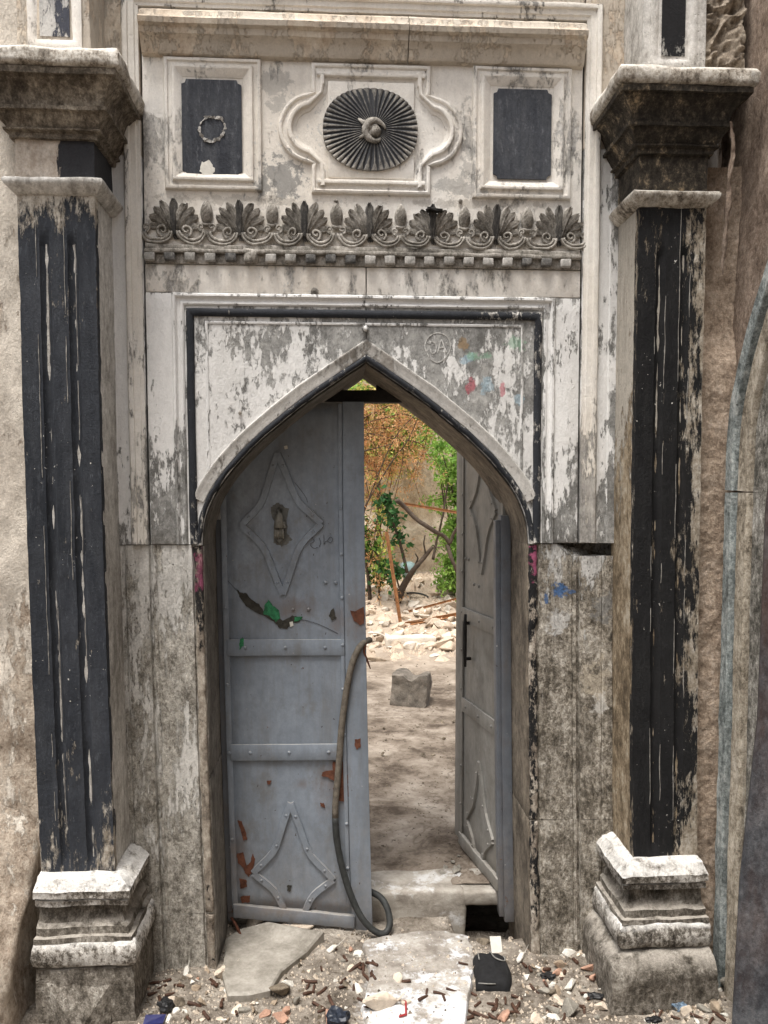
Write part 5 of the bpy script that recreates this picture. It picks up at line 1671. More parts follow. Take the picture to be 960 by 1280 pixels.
# long kerb stone
p = on_court(513, 806)
m = worn_box(-0.27, 0.27, -0.08, 0.08, -0.05, 0.095, 0.018, 0.035, 0.012, 14, 0.005, 6)
kb = m.build('kerb_stone', 'rubble_w', None, angle=60)
kb.location = p
kb.rotation_euler = (0, 0, R(6))
tag(kb, 'long pale kerb stone lying across the courtyard before the rubble', 'stone')
rock('flat_stone', on_court(544, 821), (0.14, 0.10, 0.05), (0, 0, 0.3), 'rubble_w', 'small flat cream stone right of the long kerb stone', k=1)
rock('flat_stone', on_court(470, 827), (0.26, 0.12, 0.06), (0, 0.1, 0.1), 'stone_tan', 'flat tan stone by the door edge below the hose tie', k=2)
rock('flat_stone', on_court(462, 817), (0.18, 0.10, 0.06), (0, 0.1, 0.5), 'stone_tan', 'smaller tan stone by the door edge, just behind a flat one', k=4)
# dark clods on the floor
rnd = random.Random(21)
for i, (px, py) in enumerate([(553, 904), (568, 904), (555, 925), (572, 932), (572, 944), (541, 945), (530, 946), (481, 912), (478, 945)]):
    rock('clod', on_court(px, py), (rnd.uniform(0.03, 0.05), rnd.uniform(0.03, 0.05), 0.03), (rnd.random(), rnd.random(), rnd.random() * 3), 'stone_dark', 'dark earth clod scattered on the pale courtyard floor', 'clod', 'dark clods on the courtyard floor', k=i % 6)
for i, (px, py, sx) in enumerate([(569, 1092, 0.055), (558, 1087, 0.04), (566, 1080, 0.03), (553, 1093, 0.03), (575, 1086, 0.03), (575, 1072, 0.03)]):
    p = on_court(px, py)
    rock('pebble', p, (sx, sx, sx * 0.8), (0, 0, i), 'stone_grey', 'rounded grey pebble in the dirt at the foot of the open door leaf', 'stone', 'grey pebbles inside the threshold', k=i % 6)
# floor litter: fine crumbs
m = MB()
for i in range(900):
    px, py = rnd.uniform(440, 600), rnd.uniform(830, 1098)
    if nz((px * 0.02, py * 0.02, 0), 1.0, 3) < -0.05 and rnd.random() < 0.7:
        continue
    p = on_court(px, py)
    s_ = rnd.uniform(0.003, 0.010) * (1 + max(0, p.y - 1) * 0.25)
    a = rnd.random() * 6
    m.add([(p.x + s_ * math.cos(a + k * 2.1), p.y + s_ * math.sin(a + k * 2.1), p.z - 0.001) for k in range(3)] + [(p.x, p.y, p.z + s_ * 0.8)], [(0, 1, 3), (1, 2, 3), (2, 0, 3)])
tag(m.build('floor_crumbs', 'stone_dark', None), 'dark crumbs and bark bits strewn over the courtyard floor', 'crumbs', kind='stuff')

# rubble bank: individual stones in front of the wall, fine scree as one mass
rnd = random.Random(77)
for i in range(210):
    px, py = rnd.uniform(452, 584), 722 + 92 * rnd.random() ** 0.9
    p = on_court(px, py)
    if p.y < 4.9:
        continue
    s_ = rnd.uniform(0.05, 0.17) if rnd.random() < 0.8 else rnd.uniform(0.16, 0.26)
    o = rock('rubble_stone', p, (s_ * rnd.uniform(0.8, 1.3), s_, s_ * rnd.uniform(0.5, 0.8)), (rnd.uniform(-0.4, 0.4), rnd.uniform(-0.4, 0.4), rnd.random() * 6), *((('rubble_c', ('larger' if s_ > 0.13 else 'small') + ' loose tan stone in the rubble bank before the mud wall')) if rnd.random() < 0.6 else ('rubble_w', ('larger' if s_ > 0.13 else 'small') + ' loose whitish stone in the rubble bank before the mud wall')), 'stone', 'rubble bank at the back of the courtyard', k=rnd.randrange(7), sink=0.3)
m = MB()
for i in range(7600):
    x, y = rnd.uniform(-4.0, 4.5), 4.9 + 4.4 * rnd.random()
    z = h_court(x, y)
    s_ = rnd.uniform(0.012, 0.05) if rnd.random() < 0.93 else rnd.uniform(0.05, 0.11)
    a = rnd.random() * 6
    vs = [(x + s_ * math.cos(a + k * 1.57) * rnd.uniform(0.7, 1.2), y + s_ * math.sin(a + k * 1.57), z - 0.01) for k in range(4)] + [(x + rnd.uniform(-.4, .4) * s_, y + rnd.uniform(-.4, .4) * s_, z + s_ * rnd.uniform(0.5, 0.9))]
    m.add(vs, [(0, 1, 4), (1, 2, 4), (2, 3, 4), (3, 0, 4)])
tag(m.build('scree', 'rubble_c', None), 'fine tan scree between the rubble stones of the courtyard', 'gravel', kind='stuff')

# rusty angle-iron frame lying on the rubble
def bar(m, a, b, w=0.02):
    """L-section bar"""
    a, b = Vector(a), Vector(b)
    d = (b - a).normalized()
    u = d.cross(Vector((0, 1, 0.2))).normalized() * w
    v = d.cross(u).normalized() * w
    t = 0.18
    pr = [Vector((0, 0, 0)), u, u + v * t, u * t + v * t, u * t + v, v]
    vs = [a + q for q in pr] + [b + q for q in pr]
    fs = [(i, (i + 1) % 6, (i + 1) % 6 + 6, i + 6) for i in range(6)] + [(0, 1, 2, 3, 4, 5), (11, 10, 9, 8, 7, 6)]
    m.add(vs, fs)
fb = on_court(499, 783)
fr = empty('angle_iron_frame', fb)
tag(fr, 'bent rusty angle-iron frame leaning in front of the rubble bank', 'metal frame')
Yb = fb.y
for nm, a, b, w_ in (('upright', at(481, 665, Yb + 0.1), fb, 0.04), ('bottom_bar', fb, at(590, 766, Yb + 0.15), 0.04), ('back_bar', at(503, 767, Yb + 0.5), at(590, 744, Yb + 0.9), 0.022), ('top_bar', at(505, 631, Yb + 0.35), at(590, 645, Yb + 0.4), 0.03), ('side_bar', at(579, 640, Yb + 0.3), at(577, 735, Yb + 0.3), 0.03)):
    m = MB()
    bar(m, a, b, w_)
    m.build(nm, 'rust_bar', fr)

# dead forked branches
def branch(name, label, paths, Y):
    base = at(*paths[0][0][0], Y)
    o = empty(name, base)
    tag(o, label, 'branch')
    for k, (pts, r0, r1) in enumerate(paths):
        P = smooth3([at(x, y, Y + 0.04 * math.sin(i * 1.7 + k)) for i, (x, y) in enumerate(pts)], 4)
        MB().tube(P, [r0 + (r1 - r0) * i / (len(P) - 1) for i in range(len(P))], 8).wear(0.010, 9, k, 0.004).build('limb' if k == 0 else 'twig', 'wood', o, smooth=True)
    return o
branch('dead_branch', 'crooked grey dead branch crossing in front of the mud wall', [([(496, 625), (506, 634), (522, 650), (540, 662), (556, 671), (563, 680)], 0.028, 0.026), ([(562, 679), (566, 670), (574, 655), (581, 636)], 0.022, 0.014), ([(560, 681), (564, 697), (570, 711), (577, 730)], 0.026, 0.020)], Yb + 0.25)
branch('forked_stump', 'dark forked dead stem rising from the rubble beside the rusty frame', [([(497, 752), (502, 738), (510, 722), (520, 709), (530, 697), (541, 683)], 0.050, 0.022), ([(519, 708), (522, 698), (520, 692)], 0.014, 0.008), ([(532, 693), (530, 680), (531, 669)], 0.013, 0.007), ([(500, 745), (493, 734), (487, 722)], 0.03, 0.018), ([(542, 682), (548, 684), (553, 683)], 0.012, 0.006)], Yb + 0.75)
branch('slender_sapling', 'thin bare upright sapling against the mud wall', [([(541, 700), (545, 680), (550, 660), (554, 640), (557, 622), (560, 605)], 0.018, 0.010), ([(556, 630), (553, 615), (552, 604)], 0.012, 0.006)], Yb + 0.9)

# garden hose loops and a pot on the rubble
def loop_pts(px, py, rx, ry, Y, a0, a1, n=16):
    return [at(px + rx * math.cos(R(a0 + (a1 - a0) * i / n)), py + ry * math.sin(R(a0 + (a1 - a0) * i / n)), Y) for i in range(n + 1)]
Q = on_court(515, 748)
tag(MB().tube(loop_pts(515, 750, 22, 9, Q.y, -170, 60), 0.012, 7).build('garden_hose', 'hose', None, smooth=True), 'dark garden hose coiled on the rubble at the stump', 'hose')
Q = on_court(466, 800)
tag(MB().tube(loop_pts(466, 800, 17, 9, Q.y - 0.1, -110, 100), 0.012, 7).build('white_hose', 'rubble_w', None, smooth=True), 'whitish loop of pipe beside the long kerb stone at the door edge', 'hose')
Q = at(510, 712, Yb + 1.0)
m = MB()
m.tube([Q + Vector((-0.08, 0, -0.02)), Q + Vector((-0.03, 0, -0.01)), Q + Vector((0.06, 0, 0.02)), Q + Vector((0.10, 0, 0.03))], [0.10, 0.115, 0.09, 0.05], 14)
tag(m.build('plastic_pot', 'teal', None, smooth=True), 'pale bluish plastic pot lying among the rubble and leaves', 'pot')

# ---- plants
def add_leaf(m, p, d, up, L, w):
    d = d.normalized()
    sd_ = d.cross(up)
    if sd_.length < 1e-3:
        sd_ = Vector((1, 0, 0))
    sd_.normalize()
    nrm = sd_.cross(d)
    m.add([p, p + d * L * 0.45 + sd_ * w / 2 - nrm * w * 0.12, p + d * L, p + d * L * 0.45 - sd_ * w / 2 - nrm * w * 0.12], [(0, 1, 2), (0, 2, 3)])

def rv(rnd_):
    return Vector((rnd_.gauss(0, 1), rnd_.gauss(0, 1), rnd_.gauss(0, 1)))

def shrub(name, label, cat, base, stems, leafmat_, nleaf, L, w, clump, seed, barkmat='wood', droop=0.0, second=None):
    """stems: lists of points with radii; leaves gathered in clumps along the stems"""
    rr = random.Random(seed)
    root = empty(name, base)
    tag(root, label, cat)
    st = MB()
    nodes = []
    for pts, r0, r1 in stems:
        P = smooth3([Vector(q) for q in pts], 5)
        st.tube(P, [r0 + (r1 - r0) * i / (len(P) - 1) for i in range(len(P))], 6)
        k0 = int(len(P) * 0.25)
        nodes += P[k0:]
    lm, lm2 = MB(), MB()
    tw = MB()
    cl = []
    for _ in range(clump):
        c = rr.choice(nodes)
        cl.append((c, c + rv(rr) * droop_r(name)))
    for c, e in cl:
        tw.tube([c, c.lerp(e, 0.5) + Vector((0, 0, 0.02)), e + Vector((0, 0, -droop))], [0.004, 0.003, 0.0015], 4)
        for _ in range(nleaf):
            t = rr.random()
            p = c.lerp(e + Vector((0, 0, -droop)), t) + rv(rr) * 0.035
            d = rv(rr) + Vector((0, 0, -0.3 - droop * 4))
            add_leaf(lm if (second is None or rr.random() < 0.6) else lm2, p, d, rv(rr), L * rr.uniform(0.6, 1.2), w * rr.uniform(0.7, 1.2))
    st.add(tw.v, tw.f)
    st.build('stem', barkmat, root, smooth=True)
    lm.build('foliage', leafmat_, root)
    if second is not None:
        lm2.build('foliage', second, root)
    return root
RAD = {}
def droop_r(name):
    return RAD.get(name, 0.12)
RAD.update({'green_tree': 0.20, 'dry_bush': 0.22, 'climbing_rose': 0.07, 'leafy_bush': 0.10, 'yellow_tree': 0.26})
# bright green tree at the right
Yt = 7.6
b = on_court(575, 760)
stems = []
rr = random.Random(5)
base = Vector((at(585, 700, Yt).x, Yt, 0.3))
for k, (px, py) in enumerate([(560, 530), (548, 560), (575, 545), (560, 590), (585, 600), (570, 640), (600, 520), (610, 580), (566, 700), (575, 720), (600, 660), (545, 535), (590, 690)]):
    e = at(px, py, Yt + rr.uniform(-0.35, 0.35))
    stems.append(([base, base.lerp(e, 0.45) + rv(rr) * 0.08, e], 0.02, 0.004))
shrub('green_tree', 'bright green small-leaved tree at the right of the courtyard behind the open leaf', 'tree', base, stems, 'leaf_green', 62, 0.065, 0.032, 200, 6)
# dry orange bush drooping from the left
base = Vector((at(440, 700, 7.2).x, 7.2, 0.3))
stems = []
for k, (px, py, qx, qy) in enumerate([(500, 525, 460, 700), (480, 520, 455, 690), (520, 530, 500, 600), (530, 560, 515, 590), (505, 560, 470, 720), (470, 560, 455, 640), (490, 590, 468, 690), (460, 520, 450, 600), (512, 545, 482, 640), (475, 600, 460, 730)]):
    mid_ = at(px - 30, py - 10, 7.2 + rr.uniform(-0.3, 0.3))
    e = at(qx, qy, 7.2 + rr.uniform(-0.3, 0.3))
    stems.append(([base, at(438, 560, 7.2), mid_, at(px, py, 7.2 + rr.uniform(-0.3, 0.3)), e], 0.014, 0.003))
shrub('dry_bush', 'dried orange-brown bush hanging over the mud wall at the door edge', 'bush', base, stems, 'leaf_orange', 50, 0.055, 0.012, 170, 8, 'twig_bark', 0.10, 'leaf_straw')
# arching bare branches of the bush
m = MB()
for pts in ([(448, 660), (470, 600), (495, 545), (525, 513)], [(452, 640), (488, 580), (510, 550), (527, 512)], [(450, 565), (470, 560), (490, 555)], [(446, 560), (455, 590), (462, 625)]):
    P = smooth3([at(x, y, 6.9) for x, y in pts], 6)
    m.tube(P, [0.010 - 0.006 * i / len(P) for i in range(len(P))], 6)
tag(m.build('arching_twigs', 'wood', None, smooth=True), 'bare arching dark twigs in front of the dry orange bush', 'twigs')
# yellow-green growth on top of the wall
base = Vector((at(470, 500, 8.6).x, 8.6, 2.0))
stems = []
for k in range(14):
    e = at(440 + k * 9, 440 + 70 * rr.random(), 8.6 + rr.uniform(-0.3, 0.3))
    stems.append(([base, base.lerp(e, 0.5) + rv(rr) * 0.1, e], 0.012, 0.003))
base0 = Vector((base.x, 8.7, 0.4))
stems.append(([base0, base0.lerp(base, 0.5) + Vector((0.05, 0, 0)), base], 0.04, 0.02))
shrub('yellow_tree', 'yellow-green leafy tree top seen above the dry bush under the arch', 'tree', base0, stems, 'leaf_yellow', 50, 0.07, 0.035, 260, 12, 'wood', 0.0, 'leaf_green')
# climbing leafy plants near the frame
Yr = Yb + 0.45
base = at(508, 715, Yr)
stems = [([at(509, 716, Yr), at(503, 690, Yr), at(494, 660, Yr), at(487, 640, Yr), at(480, 620, Yr)], 0.022, 0.010), ([at(499, 735, Yr), at(495, 720, Yr), at(490, 700, Yr)], 0.012, 0.006)]
shrub('climbing_rose', 'tall leafy green rose stem leaning left beside the rusty upright', 'plant', base, stems, 'leaf_dark', 9, 0.085, 0.06, 32, 14)
Yr = Yb - 0.05
base = on_court(463, 752)
stems = [([base, at(460, 720, base.y), at(456, 690, base.y), at(454, 660, base.y)], 0.03, 0.014), ([base + Vector((0.1, 0, 0)), at(476, 720, base.y), at(475, 700, base.y), at(462, 680, base.y)], 0.014, 0.007)]
shrub('leafy_bush', 'dark-leaved bush with thick stem at the edge of the left door leaf', 'bush', base, stems, 'leaf_dark', 9, 0.10, 0.07, 34, 15, second='leaf_green')
for k, (px, py) in enumerate([(572, 742), (560, 738)]):
    p = on_court(px, py)
    m = MB()
    for _ in range(60):
        a = rr.random() * 6.28
        add_leaf(m, p + Vector((rr.gauss(0, 0.05), rr.gauss(0, 0.05), 0)), Vector((math.cos(a) * 0.5, math.sin(a) * 0.5, 1)), Vector((0, 1, 0.1)), rr.uniform(0.08, 0.16), 0.014)
    tag(m.build('weed_tuft', 'leaf_green', None), ['tuft of green weed at the foot of the open leaf in the rubble', 'smaller green weed tuft left of another among the rubble'][k], 'weed')

# ================================================================== ALLEY LITTER
def hA(p):
    return h_alley(p[0], p[1])
SLAB = [gnd(x, y, -0.082) for x, y in [(452, 1176), (505, 1166), (560, 1163), (586, 1170), (596, 1200), (588, 1236), (580, 1300), (520, 1330), (462, 1320), (452, 1262), (462, 1215)]]
def in_slab(x, y):
    r = False
    for a, b in zip(SLAB, SLAB[1:] + SLAB[:1]):
        if (a.y > y) != (b.y > y) and x < (b.x - a.x) * (y - a.y) / (b.y - a.y) + a.x:
            r = not r
    return r
def top_alley(x, y):
    return max(h_alley(x, y), -0.077) if in_slab(x, y) else h_alley(x, y)
def on_alley(px, py):
    d = FW + RT * ((px - CX) / F) - UP * ((py - CY) / F)
    t = 2.0
    while t < 4.2:
        p = CAM + d * t
        if p.z <= top_alley(p.x, p.y):
            return p
        t += 0.004
    return p

def arock(px, py, sx, sy, sz, mat, label, k=0, rz=0.0, cat='stone', group=None, tilt=0.0, sink=0.22, name='stone'):
    return rock(name, on_alley(px, py), (sx, sy, sz), (tilt, tilt * 0.5, rz), mat, label, cat, group, k, sink)

# onyx slab
ol = [(283, 1180), (300, 1168), (335, 1165), (405, 1178), (384, 1197), (352, 1222), (338, 1246), (312, 1252), (285, 1253), (278, 1225)]
P = [on_alley(x, y) for x, y in ol]
m = MB()
zt = -0.035
top = [Vector((p.x, p.y, p.z + 0.022 + 0.02 * (i in (2, 3)))) for i, p in enumerate(P)]
c = sum(top, Vector()) / len(top)
ring2 = [t.lerp(c, 0.06) + Vector((0, 0, 0.006)) for t in top]
bot = [Vector((p.x, p.y, p.z - 0.02)) for p in P]
n = len(P)
vs = ring2 + top + bot
fs = [tuple(range(n))] + [(i, (i + 1) % n, (i + 1) % n + n, i + n) for i in range(n)] + [(i + n, (i + 1) % n + n, (i + 1) % n + 2 * n, i + 2 * n) for i in range(n)] + [tuple(range(3 * n - 1, 2 * n - 1, -1))]
tag(m.add(vs, fs).build('stone_slab', 'onyx', None), 'smooth broken tan-grey stone slab lying under the left door leaf', 'stone')
# pale worn paving slab running out from the threshold
ol = [(452, 1176), (505, 1166), (560, 1163), (586, 1170), (596, 1200), (588, 1236), (580, 1300), (520, 1330), (462, 1320), (452, 1262), (462, 1215)]
Pp = [gnd(x, y, -0.082) for x, y in ol]
m = MB()
ring = []
for a, b in zip(Pp, Pp[1:] + Pp[:1]):
    for k in range(6):
        q = a.lerp(b, k / 6)
        ring.append(q + Vector((0.012 * nz(q, 22, 3), 0.012 * nz(q, 22, 9), 0)))
c0 = sum(ring, Vector()) / len(ring)
n = len(ring)
vs, fs = [], []
for f_ in (1.0, 0.97, 0.8, 0.6, 0.4, 0.2):
    for q in ring:
        p = c0.lerp(q, f_)
        vs.append((p.x, p.y, -0.082 + 0.006 * nz(p, 6, 2) + 0.003 * nz(p, 25, 2) + (0.006 if f_ < 1 else -0.004)))
for q in ring:
    vs.append((q.x, q.y, -0.14))
for i in range(5):
    for j in range(n):
        j2 = (j + 1) % n
        fs.append((i * n + j, i * n + j2, (i + 1) * n + j2, (i + 1) * n + j))
fs.append(tuple(5 * n + j for j in range(n)))
for j in range(n):
    j2 = (j + 1) % n
    fs.append((j, 6 * n + j, 6 * n + j2, j2))
tag(m.add(vs, fs).build('paving_slab', 'paving', None, smooth=True, angle=50), 'worn whitened paving slab running from the threshold towards the viewer', 'paving')
# cracked step stones under the leaf
for i, (px, py, sx, sy, sz, rz) in enumerate([(318, 1158, 0.12, 0.09, 0.07, 0.3), (372, 1164, 0.17, 0.10, 0.07, -0.1), (300, 1150, 0.07, 0.06, 0.08, 1.0), (345, 1152, 0.12, 0.08, 0.07, 0.1)]):
    arock(px, py, sx, sy, sz, 'cream_rock', ['pale cracked step fragment beside the left jamb', 'broad pale step fragment under the middle of the left leaf', 'small pale fragment wedged against the left jamb foot', 'pale step fragment between two others under the left leaf'][i], k=i, rz=rz)
arock(350, 1243, 0.085, 0.07, 0.085, 'stone_dark', 'jagged dark-brown rock at the corner of the smooth stone slab', k=3, rz=0.5, tilt=0.4)
arock(476, 1262, 0.135, 0.08, 0.075, 'cream_rock', 'large cream pinkish rock at the bottom edge, beside red plastic', k=2, rz=0.2)
arock(332, 1272, 0.045, 0.04, 0.04, 'stone_pink', 'small pink stone at the bottom below the jagged rock', k=1)
arock(356, 1268, 0.055, 0.035, 0.04, 'stone_pink', 'elongated pinkish stone right of the small pink one', k=4, rz=0.4)
arock(371, 1254, 0.035, 0.04, 0.05, 'stone_grey', 'small grey-blue stone right of the jagged dark rock', k=5)
arock(315, 1266, 0.04, 0.04, 0.03, 'stone_tan', 'small tan stone at bottom left of the pink stones', k=6)
arock(736, 1213, 0.075, 0.05, 0.05, 'stone_pink', 'salmon-pink stone against the foot of the right jamb', k=3, rz=0.3)
arock(712, 1268, 0.085, 0.07, 0.07, 'stone_grey', 'squarish grey stone at the bottom right of the path', k=0, rz=0.2)
arock(628, 1274, 0.07, 0.06, 0.05, 'stone_pink', 'pink brick fragment at the bottom edge below the black bag', k=5, rz=0.7)
arock(836, 1245, 0.06, 0.07, 0.06, 'stone_tan', 'pointed tan stone in the litter before the right pilaster base', k=6, rz=0.1, tilt=0.4)
arock(912, 1240, 0.07, 0.06, 0.08, 'stone_grey', 'grey stone tucked beside the leaning dark metal sheet', k=2)
arock(691, 1234, 0.03, 0.025, 0.028, 'stone_white', 'white marble chip right of the black bag, left of two', k=1)
arock(731, 1249, 0.03, 0.03, 0.03, 'stone_white', 'white marble chip right of the grey squarish stone', k=4)
arock(700, 1210, 0.05, 0.04, 0.04, 'stone_tan', 'tan stone at the foot of the right jamb, left of the pink one', k=2)
arock(660, 1155, 0.05, 0.05, 0.03, 'stone_grey', 'flat grey stone beside the drain hole near the right reveal', k=3)
# rust rod
a, b = on_alley(287, 1158), on_alley(303, 1178)
tag(MB().tube([a + Vector((0, 0, 0.05)), (a + b) / 2 + Vector((0, 0, 0.04)), b + Vector((0, 0, 0.012))], 0.006, 7).build('iron_rod', 'rust', None, smooth=True), 'short rusty iron rod leaning at the foot of the left jamb', 'rod')

# black pouch with pale seams
p = on_alley(616, 1240)
bag = empty('black_bag', p, R(-8))
tag(bag, 'flattened black cloth bag with pale seams lying beside the path', 'bag')
LOCAL[0] = True
m = MB()
NU, NV = 14, 12
top_, bot_ = [], []
for j in range(NV + 1):
    v = j / NV
    wv = 0.068 * (0.86 + 0.14 * math.sin(math.pi * v)) * (1 if v < 0.9 else 0.97)
    for i in range(NU + 1):
        u = i / NU * 2 - 1
        e = max(0.0, (1 - abs(u) ** 4)) * max(0.0, (1 - abs(2 * v - 1) ** 6))
        h = 0.004 + 0.034 * e ** 0.6 + 0.007 * nz((u * 2, v * 3, 0), 1.6, 4) * e
        top_.append((u * wv + 0.006 * math.sin(v * 5), v * 0.19, h + 0.006))
        bot_.append((u * wv + 0.006 * math.sin(v * 5), v * 0.19, -0.012))
N = len(top_)
fs = []
for j in range(NV):
    for i in range(NU):
        a_ = j * (NU + 1) + i
        fs.append((a_, a_ + 1, a_ + NU + 2, a_ + NU + 1))
        fs.append((a_ + N, a_ + NU + 1 + N, a_ + NU + 2 + N, a_ + 1 + N))
bord = [i for i in range(NU + 1)] + [j * (NU + 1) + NU for j in range(1, NV + 1)] + [NV * (NU + 1) + i for i in range(NU - 1, -1, -1)] + [j * (NU + 1) for j in range(NV - 1, 0, -1)]
for a_, c_ in zip(bord, bord[1:] + bord[:1]):
    fs.append((a_, c_, c_ + N, a_ + N))
m.add(top_ + bot_, fs).build('pouch', 'bag', bag, smooth=True)
MB().tube([(-0.045, 0.20, 0.012), (-0.046, 0.17, 0.038), (-0.044, 0.13, 0.045), (-0.043, 0.115, 0.046)], 0.0024, 6).build('seam', 'bag_trim', bag, smooth=True)
P = smooth3([Vector(q) for q in [(-0.005, 0.205, 0.01), (0.0, 0.17, 0.044), (0.012, 0.128, 0.050), (0.032, 0.115, 0.048), (0.048, 0.128, 0.038), (0.052, 0.16, 0.028), (0.05, 0.20, 0.012)]], 4)
MB().tube(P, 0.0026, 6).build('strap', 'bag_trim', bag, smooth=True)
MB().tube([(-0.05, 0.012, 0.022), (-0.02, 0.004, 0.026), (0.01, 0.006, 0.026)], 0.0022, 6).build('seam', 'bag_trim', bag, smooth=True)
LOCAL[0] = False
# white card standing behind the bag
p = on_alley(622, 1192)
m = MB().add([(-0.022, 0, 0), (0.020, 0.003, 0.0), (0.021, 0.006, 0.058), (-0.023, 0.004, 0.060), (-0.022, 0.002, 0), (0.020, 0.005, 0.0), (0.021, 0.008, 0.058), (-0.023, 0.006, 0.060)],
              [(0, 1, 2, 3), (7, 6, 5, 4), (0, 4, 5, 1), (1, 5, 6, 2), (2, 6, 7, 3), (3, 7, 4, 0)])
o = m.build('white_card', 'paper', None)
o.location = p
o.rotation_euler = (R(-28), 0, R(4))
tag(o, 'small white paper card propped just behind the black bag', 'card')
# red plastic clip
p = on_alley(506, 1266)
m = MB()
for a_, b_ in (((0.004, -0.02, 0.006), (0.010, 0.055, 0.014)), ((0.010, 0.055, 0.014), (-0.008, 0.064, 0.012)), ((0.004, -0.018, 0.006), (-0.030, -0.030, 0.006))):
    m.tube([a_, b_], 0.005, 6)
o = m.build('red_clip', 'red', None)
o.location = p
o.scale = (0.7, 0.8, 0.7)
tag(o, 'broken red plastic clip at the bottom edge beside the cream rock', 'plastic')
# navy cap, black crumpled plastic, blue wrapper, blue-grey foil, white scrap
def crumple(px, py, sx, sy, sz, mat, label, cat, name, seed):
    p = on_alley(px, py)
    bm = bmesh.new()
    bmesh.ops.create_icosphere(bm, subdivisions=3, radius=0.5)
    m = MB()
    bm.verts.index_update()
    for v in bm.verts:
        c = v.co
        k = 1 + 0.55 * nz(c, 3.1, seed) + 0.25 * nz(c, 8, seed)
        m.v.append((p.x + c.x * sx * k, p.y + c.y * sy * k, p.z + sz * 0.3 + c.z * sz * k))
    m.f = [tuple(v.index for v in f.verts) for f in bm.faces]
    bm.free()
    return tag(m.build(name, mat, None), label, cat)
crumple(423, 1276, 0.075, 0.06, 0.05, 'navy', 'dark navy plastic lump at the bottom edge left of the cream rock', 'plastic', 'plastic_lump', 3)
crumple(208, 1262, 0.055, 0.05, 0.045, 'blackpl', 'crumpled black plastic scrap at the foot of the left jamb', 'plastic', 'plastic_scrap', 7)
crumple(848, 1260, 0.05, 0.05, 0.035, 'foil', 'crumpled blue-grey foil in the litter below the right pilaster', 'foil', 'foil_scrap', 9)
crumple(818, 1277, 0.05, 0.03, 0.02, 'blackpl', 'black plastic scrap at the bottom right, near the blue-grey foil', 'plastic', 'plastic_scrap', 12)
crumple(686, 1222, 0.05, 0.035, 0.02, 'blackpl', 'small black scrap right of the black bag', 'plastic', 'plastic_scrap', 15)
crumple(846, 1226, 0.04, 0.04, 0.04, 'stone_dark', 'dark crumbling lump against the right plinth', 'rock', 'dark_lump', 17)
crumple(448, 1195, 0.035, 0.04, 0.02, 'paper', 'crumpled white paper scrap among brown pods before the left leaf', 'paper', 'paper_scrap', 21)
crumple(745, 1247, 0.06, 0.03, 0.02, 'blackpl', 'dark strip of plastic beneath the salmon-pink stone', 'plastic', 'plastic_scrap', 23)
p = on_alley(192, 1279)
o = MB().add([(-0.03, -0.02, 0), (0.035, -0.022, 0.004), (0.038, 0.014, 0.010), (-0.028, 0.012, 0.012), (-0.03, -0.02, -0.004), (0.035, -0.022, 0), (0.038, 0.014, 0.006), (-0.028, 0.012, 0.008)],
             [(0, 1, 2, 3), (7, 6, 5, 4), (0, 4, 5, 1), (1, 5, 6, 2), (2, 6, 7, 3), (3, 7, 4, 0)]).build('foil_wrapper', 'blue', None)
o.location = p + Vector((0, 0, 0.01))
tag(o, 'dark blue shiny wrapper at the bottom left edge', 'wrapper')

# brown pods: one mesh each of three kinds, placed one by one
pods = []
for k in range(4):
    m = MB()
    L = 0.014 + 0.004 * k
    pts = [(-L, 0, 0), (-L * 0.94, 0, 0), (0, 0.0006 * k, 0), (L * 0.94, 0, 0.0), (L, 0, 0)]
    m.tube(pts, [0.0035, 0.0052, 0.0054, 0.0052, 0.0038], 8)
    m.wear(0.0008, 90, k)
    o = m.build('pod', 'pod', None, smooth=True)
    me = o.data
    bpy.data.objects.remove(o)
    pods.append(me)
rnd = random.Random(31)
zones = [('left', 'dry brown pod in the litter between left jamb and slab', 'pods by the left jamb', (190, 300, 1225, 1275), 16),
         ('middle', 'short dry brown pod lying on the dirt before the left leaf', 'pods before the left leaf', (380, 470, 1182, 1276), 26),
         ('path', 'short dry brown pod on the whitened path', 'pods on the path', (500, 590, 1175, 1262), 7),
         ('bag', 'short reddish-brown pod below the black bag', 'pods below the black bag', (585, 650, 1238, 1276), 16),
         ('right', 'dry brown pod in the litter at the foot of the right jamb', 'pods by the right jamb', (655, 770, 1196, 1274), 22),
         ('far', 'short dry brown pod in the litter below the right pilaster base', 'pods below the right pilaster', (790, 905, 1222, 1278), 18)]
placed = []
for nm, lab, grp, (x0, x1, y0, y1), cnt in zones:
    k = 0
    while k < cnt:
        px, py = rnd.uniform(x0, x1), rnd.uniform(y0, y1)
        if 590 < px < 648 and 1176 < py < 1248:
            continue
        if 280 < px < 400 and 1170 < py < 1252 and (px - 280) / 120 + (py - 1170) / 90 < 1.05:
            continue
        p = on_alley(px, py)
        o = bpy.data.objects.new('seed_pod', rnd.choice(pods))
        col.objects.link(o)
        o.location = p + Vector((0, 0, 0.005))
        o.rotation_euler = (rnd.uniform(-0.3, 0.3), rnd.uniform(-0.35, 0.35), rnd.random() * 6.28)
        sc2 = rnd.uniform(0.7, 1.25)
        o.scale = (sc2, sc2, sc2)
        tag(o, lab + (', lowest' if py > 1258 else (', farther' if py < (y0 + y1) / 2 else '')), 'seed pod', grp)
        k += 1
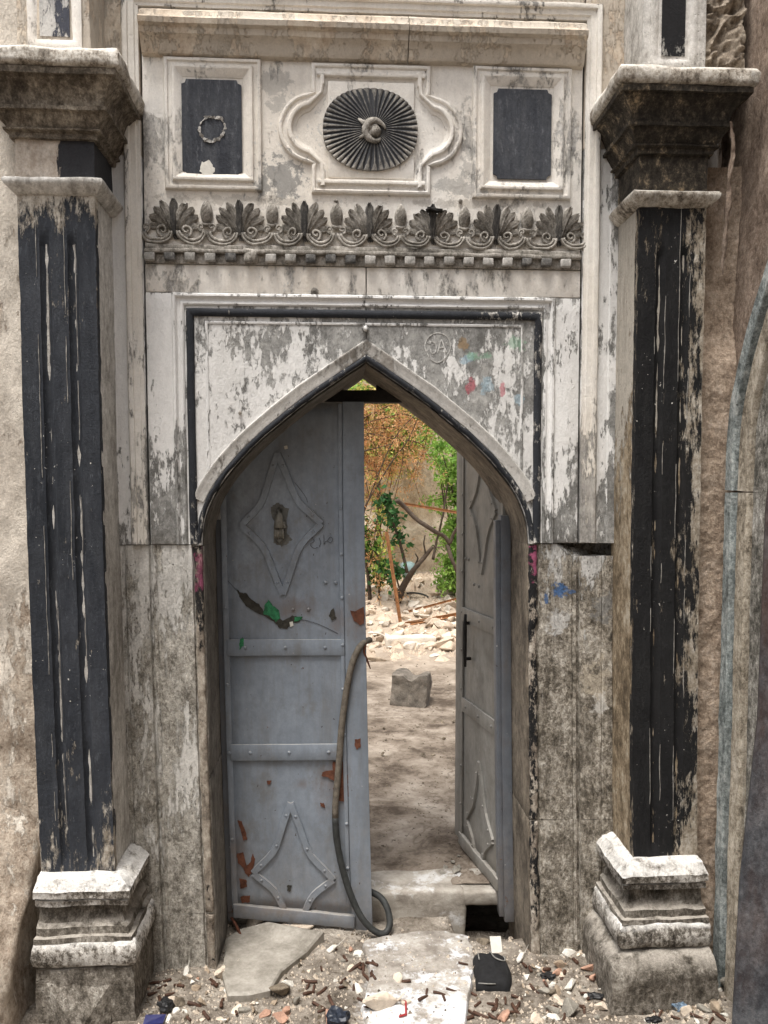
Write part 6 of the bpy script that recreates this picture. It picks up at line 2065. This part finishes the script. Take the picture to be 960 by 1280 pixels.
# rubble chips, placed one by one
chips = [(' chip of rubble at the foot of the left jamb', ' chips by the left jamb', (180, 300, 1205, 1278), 68),
         (' chip of rubble beside the smooth stone slab', ' chips beside the slab', (275, 450, 1150, 1278), 42),
         (' chip of rubble at the foot of the right jamb', ' chips by the right jamb', (650, 780, 1185, 1278), 96),
         (' chip of rubble below the right pilaster base', ' chips below the right pilaster', (780, 905, 1210, 1278), 72),
         (' chip of rubble near the whitened path', ' chips by the path', (430, 640, 1170, 1278), 26)]
for lab, grp, (x0, x1, y0, y1), cnt in chips:
    for k in range(cnt):
        px, py = rnd.uniform(x0, x1), rnd.uniform(y0, y1)
        if 455 < px < 595 and rnd.random() < 0.8:
            continue
        p = on_alley(px, py)
        s_ = rnd.uniform(0.010, 0.030) if rnd.random() < 0.78 else rnd.uniform(0.032, 0.07)
        cm, cw = rnd.choice([('stone_tan', 'tan'), ('stone_tan', 'tan'), ('stone_grey', 'grey'), ('stone_white', 'white'), ('stone_white', 'white'), ('cream_rock', 'cream'), ('stone_pink', 'pink'), ('cream_rock', 'cream'), ('stone_dark', 'dark brown')])
        rock('rubble_chip', p, (s_ * rnd.uniform(0.8, 1.4), s_, s_ * rnd.uniform(0.5, 0.9)), (rnd.uniform(-0.5, 0.5), rnd.uniform(-0.5, 0.5), rnd.random() * 6), cm, ('larger ' if s_ > 0.03 else 'small ') + cw + lab, 'stone chip', cw + grp, rnd.randrange(7), 0.34)
# grit
m, mdk = MB(), MB()
for i in range(5200):
    px, py = rnd.uniform(170, 910), rnd.uniform(1150, 1330)
    on_path = 460 < px < 590
    if on_path and rnd.random() < 0.75:
        continue
    p = gnd(px, py, -0.09)
    if p.y > 0.3:
        continue
    p.z = top_alley(p.x, p.y)
    s_ = rnd.uniform(0.002, 0.007) if rnd.random() < 0.9 else rnd.uniform(0.006, 0.013)
    a = rnd.random() * 6
    (m if rnd.random() < 0.72 else mdk).add([(p.x + s_ * math.cos(a + k * 2.1), p.y + s_ * math.sin(a + k * 2.1), p.z - 0.001) for k in range(3)] + [(p.x, p.y, p.z + s_ * 1.1)], [(0, 1, 3), (1, 2, 3), (2, 0, 3)])
tag(m.build('grit', 'cream_rock', None), 'pale grit and crumbs strewn over the alley dirt', 'grit', kind='stuff')
tag(mdk.build('dark_grit', 'stone_dark', None), 'dark grit and crumbs strewn over the alley dirt', 'grit', kind='stuff')
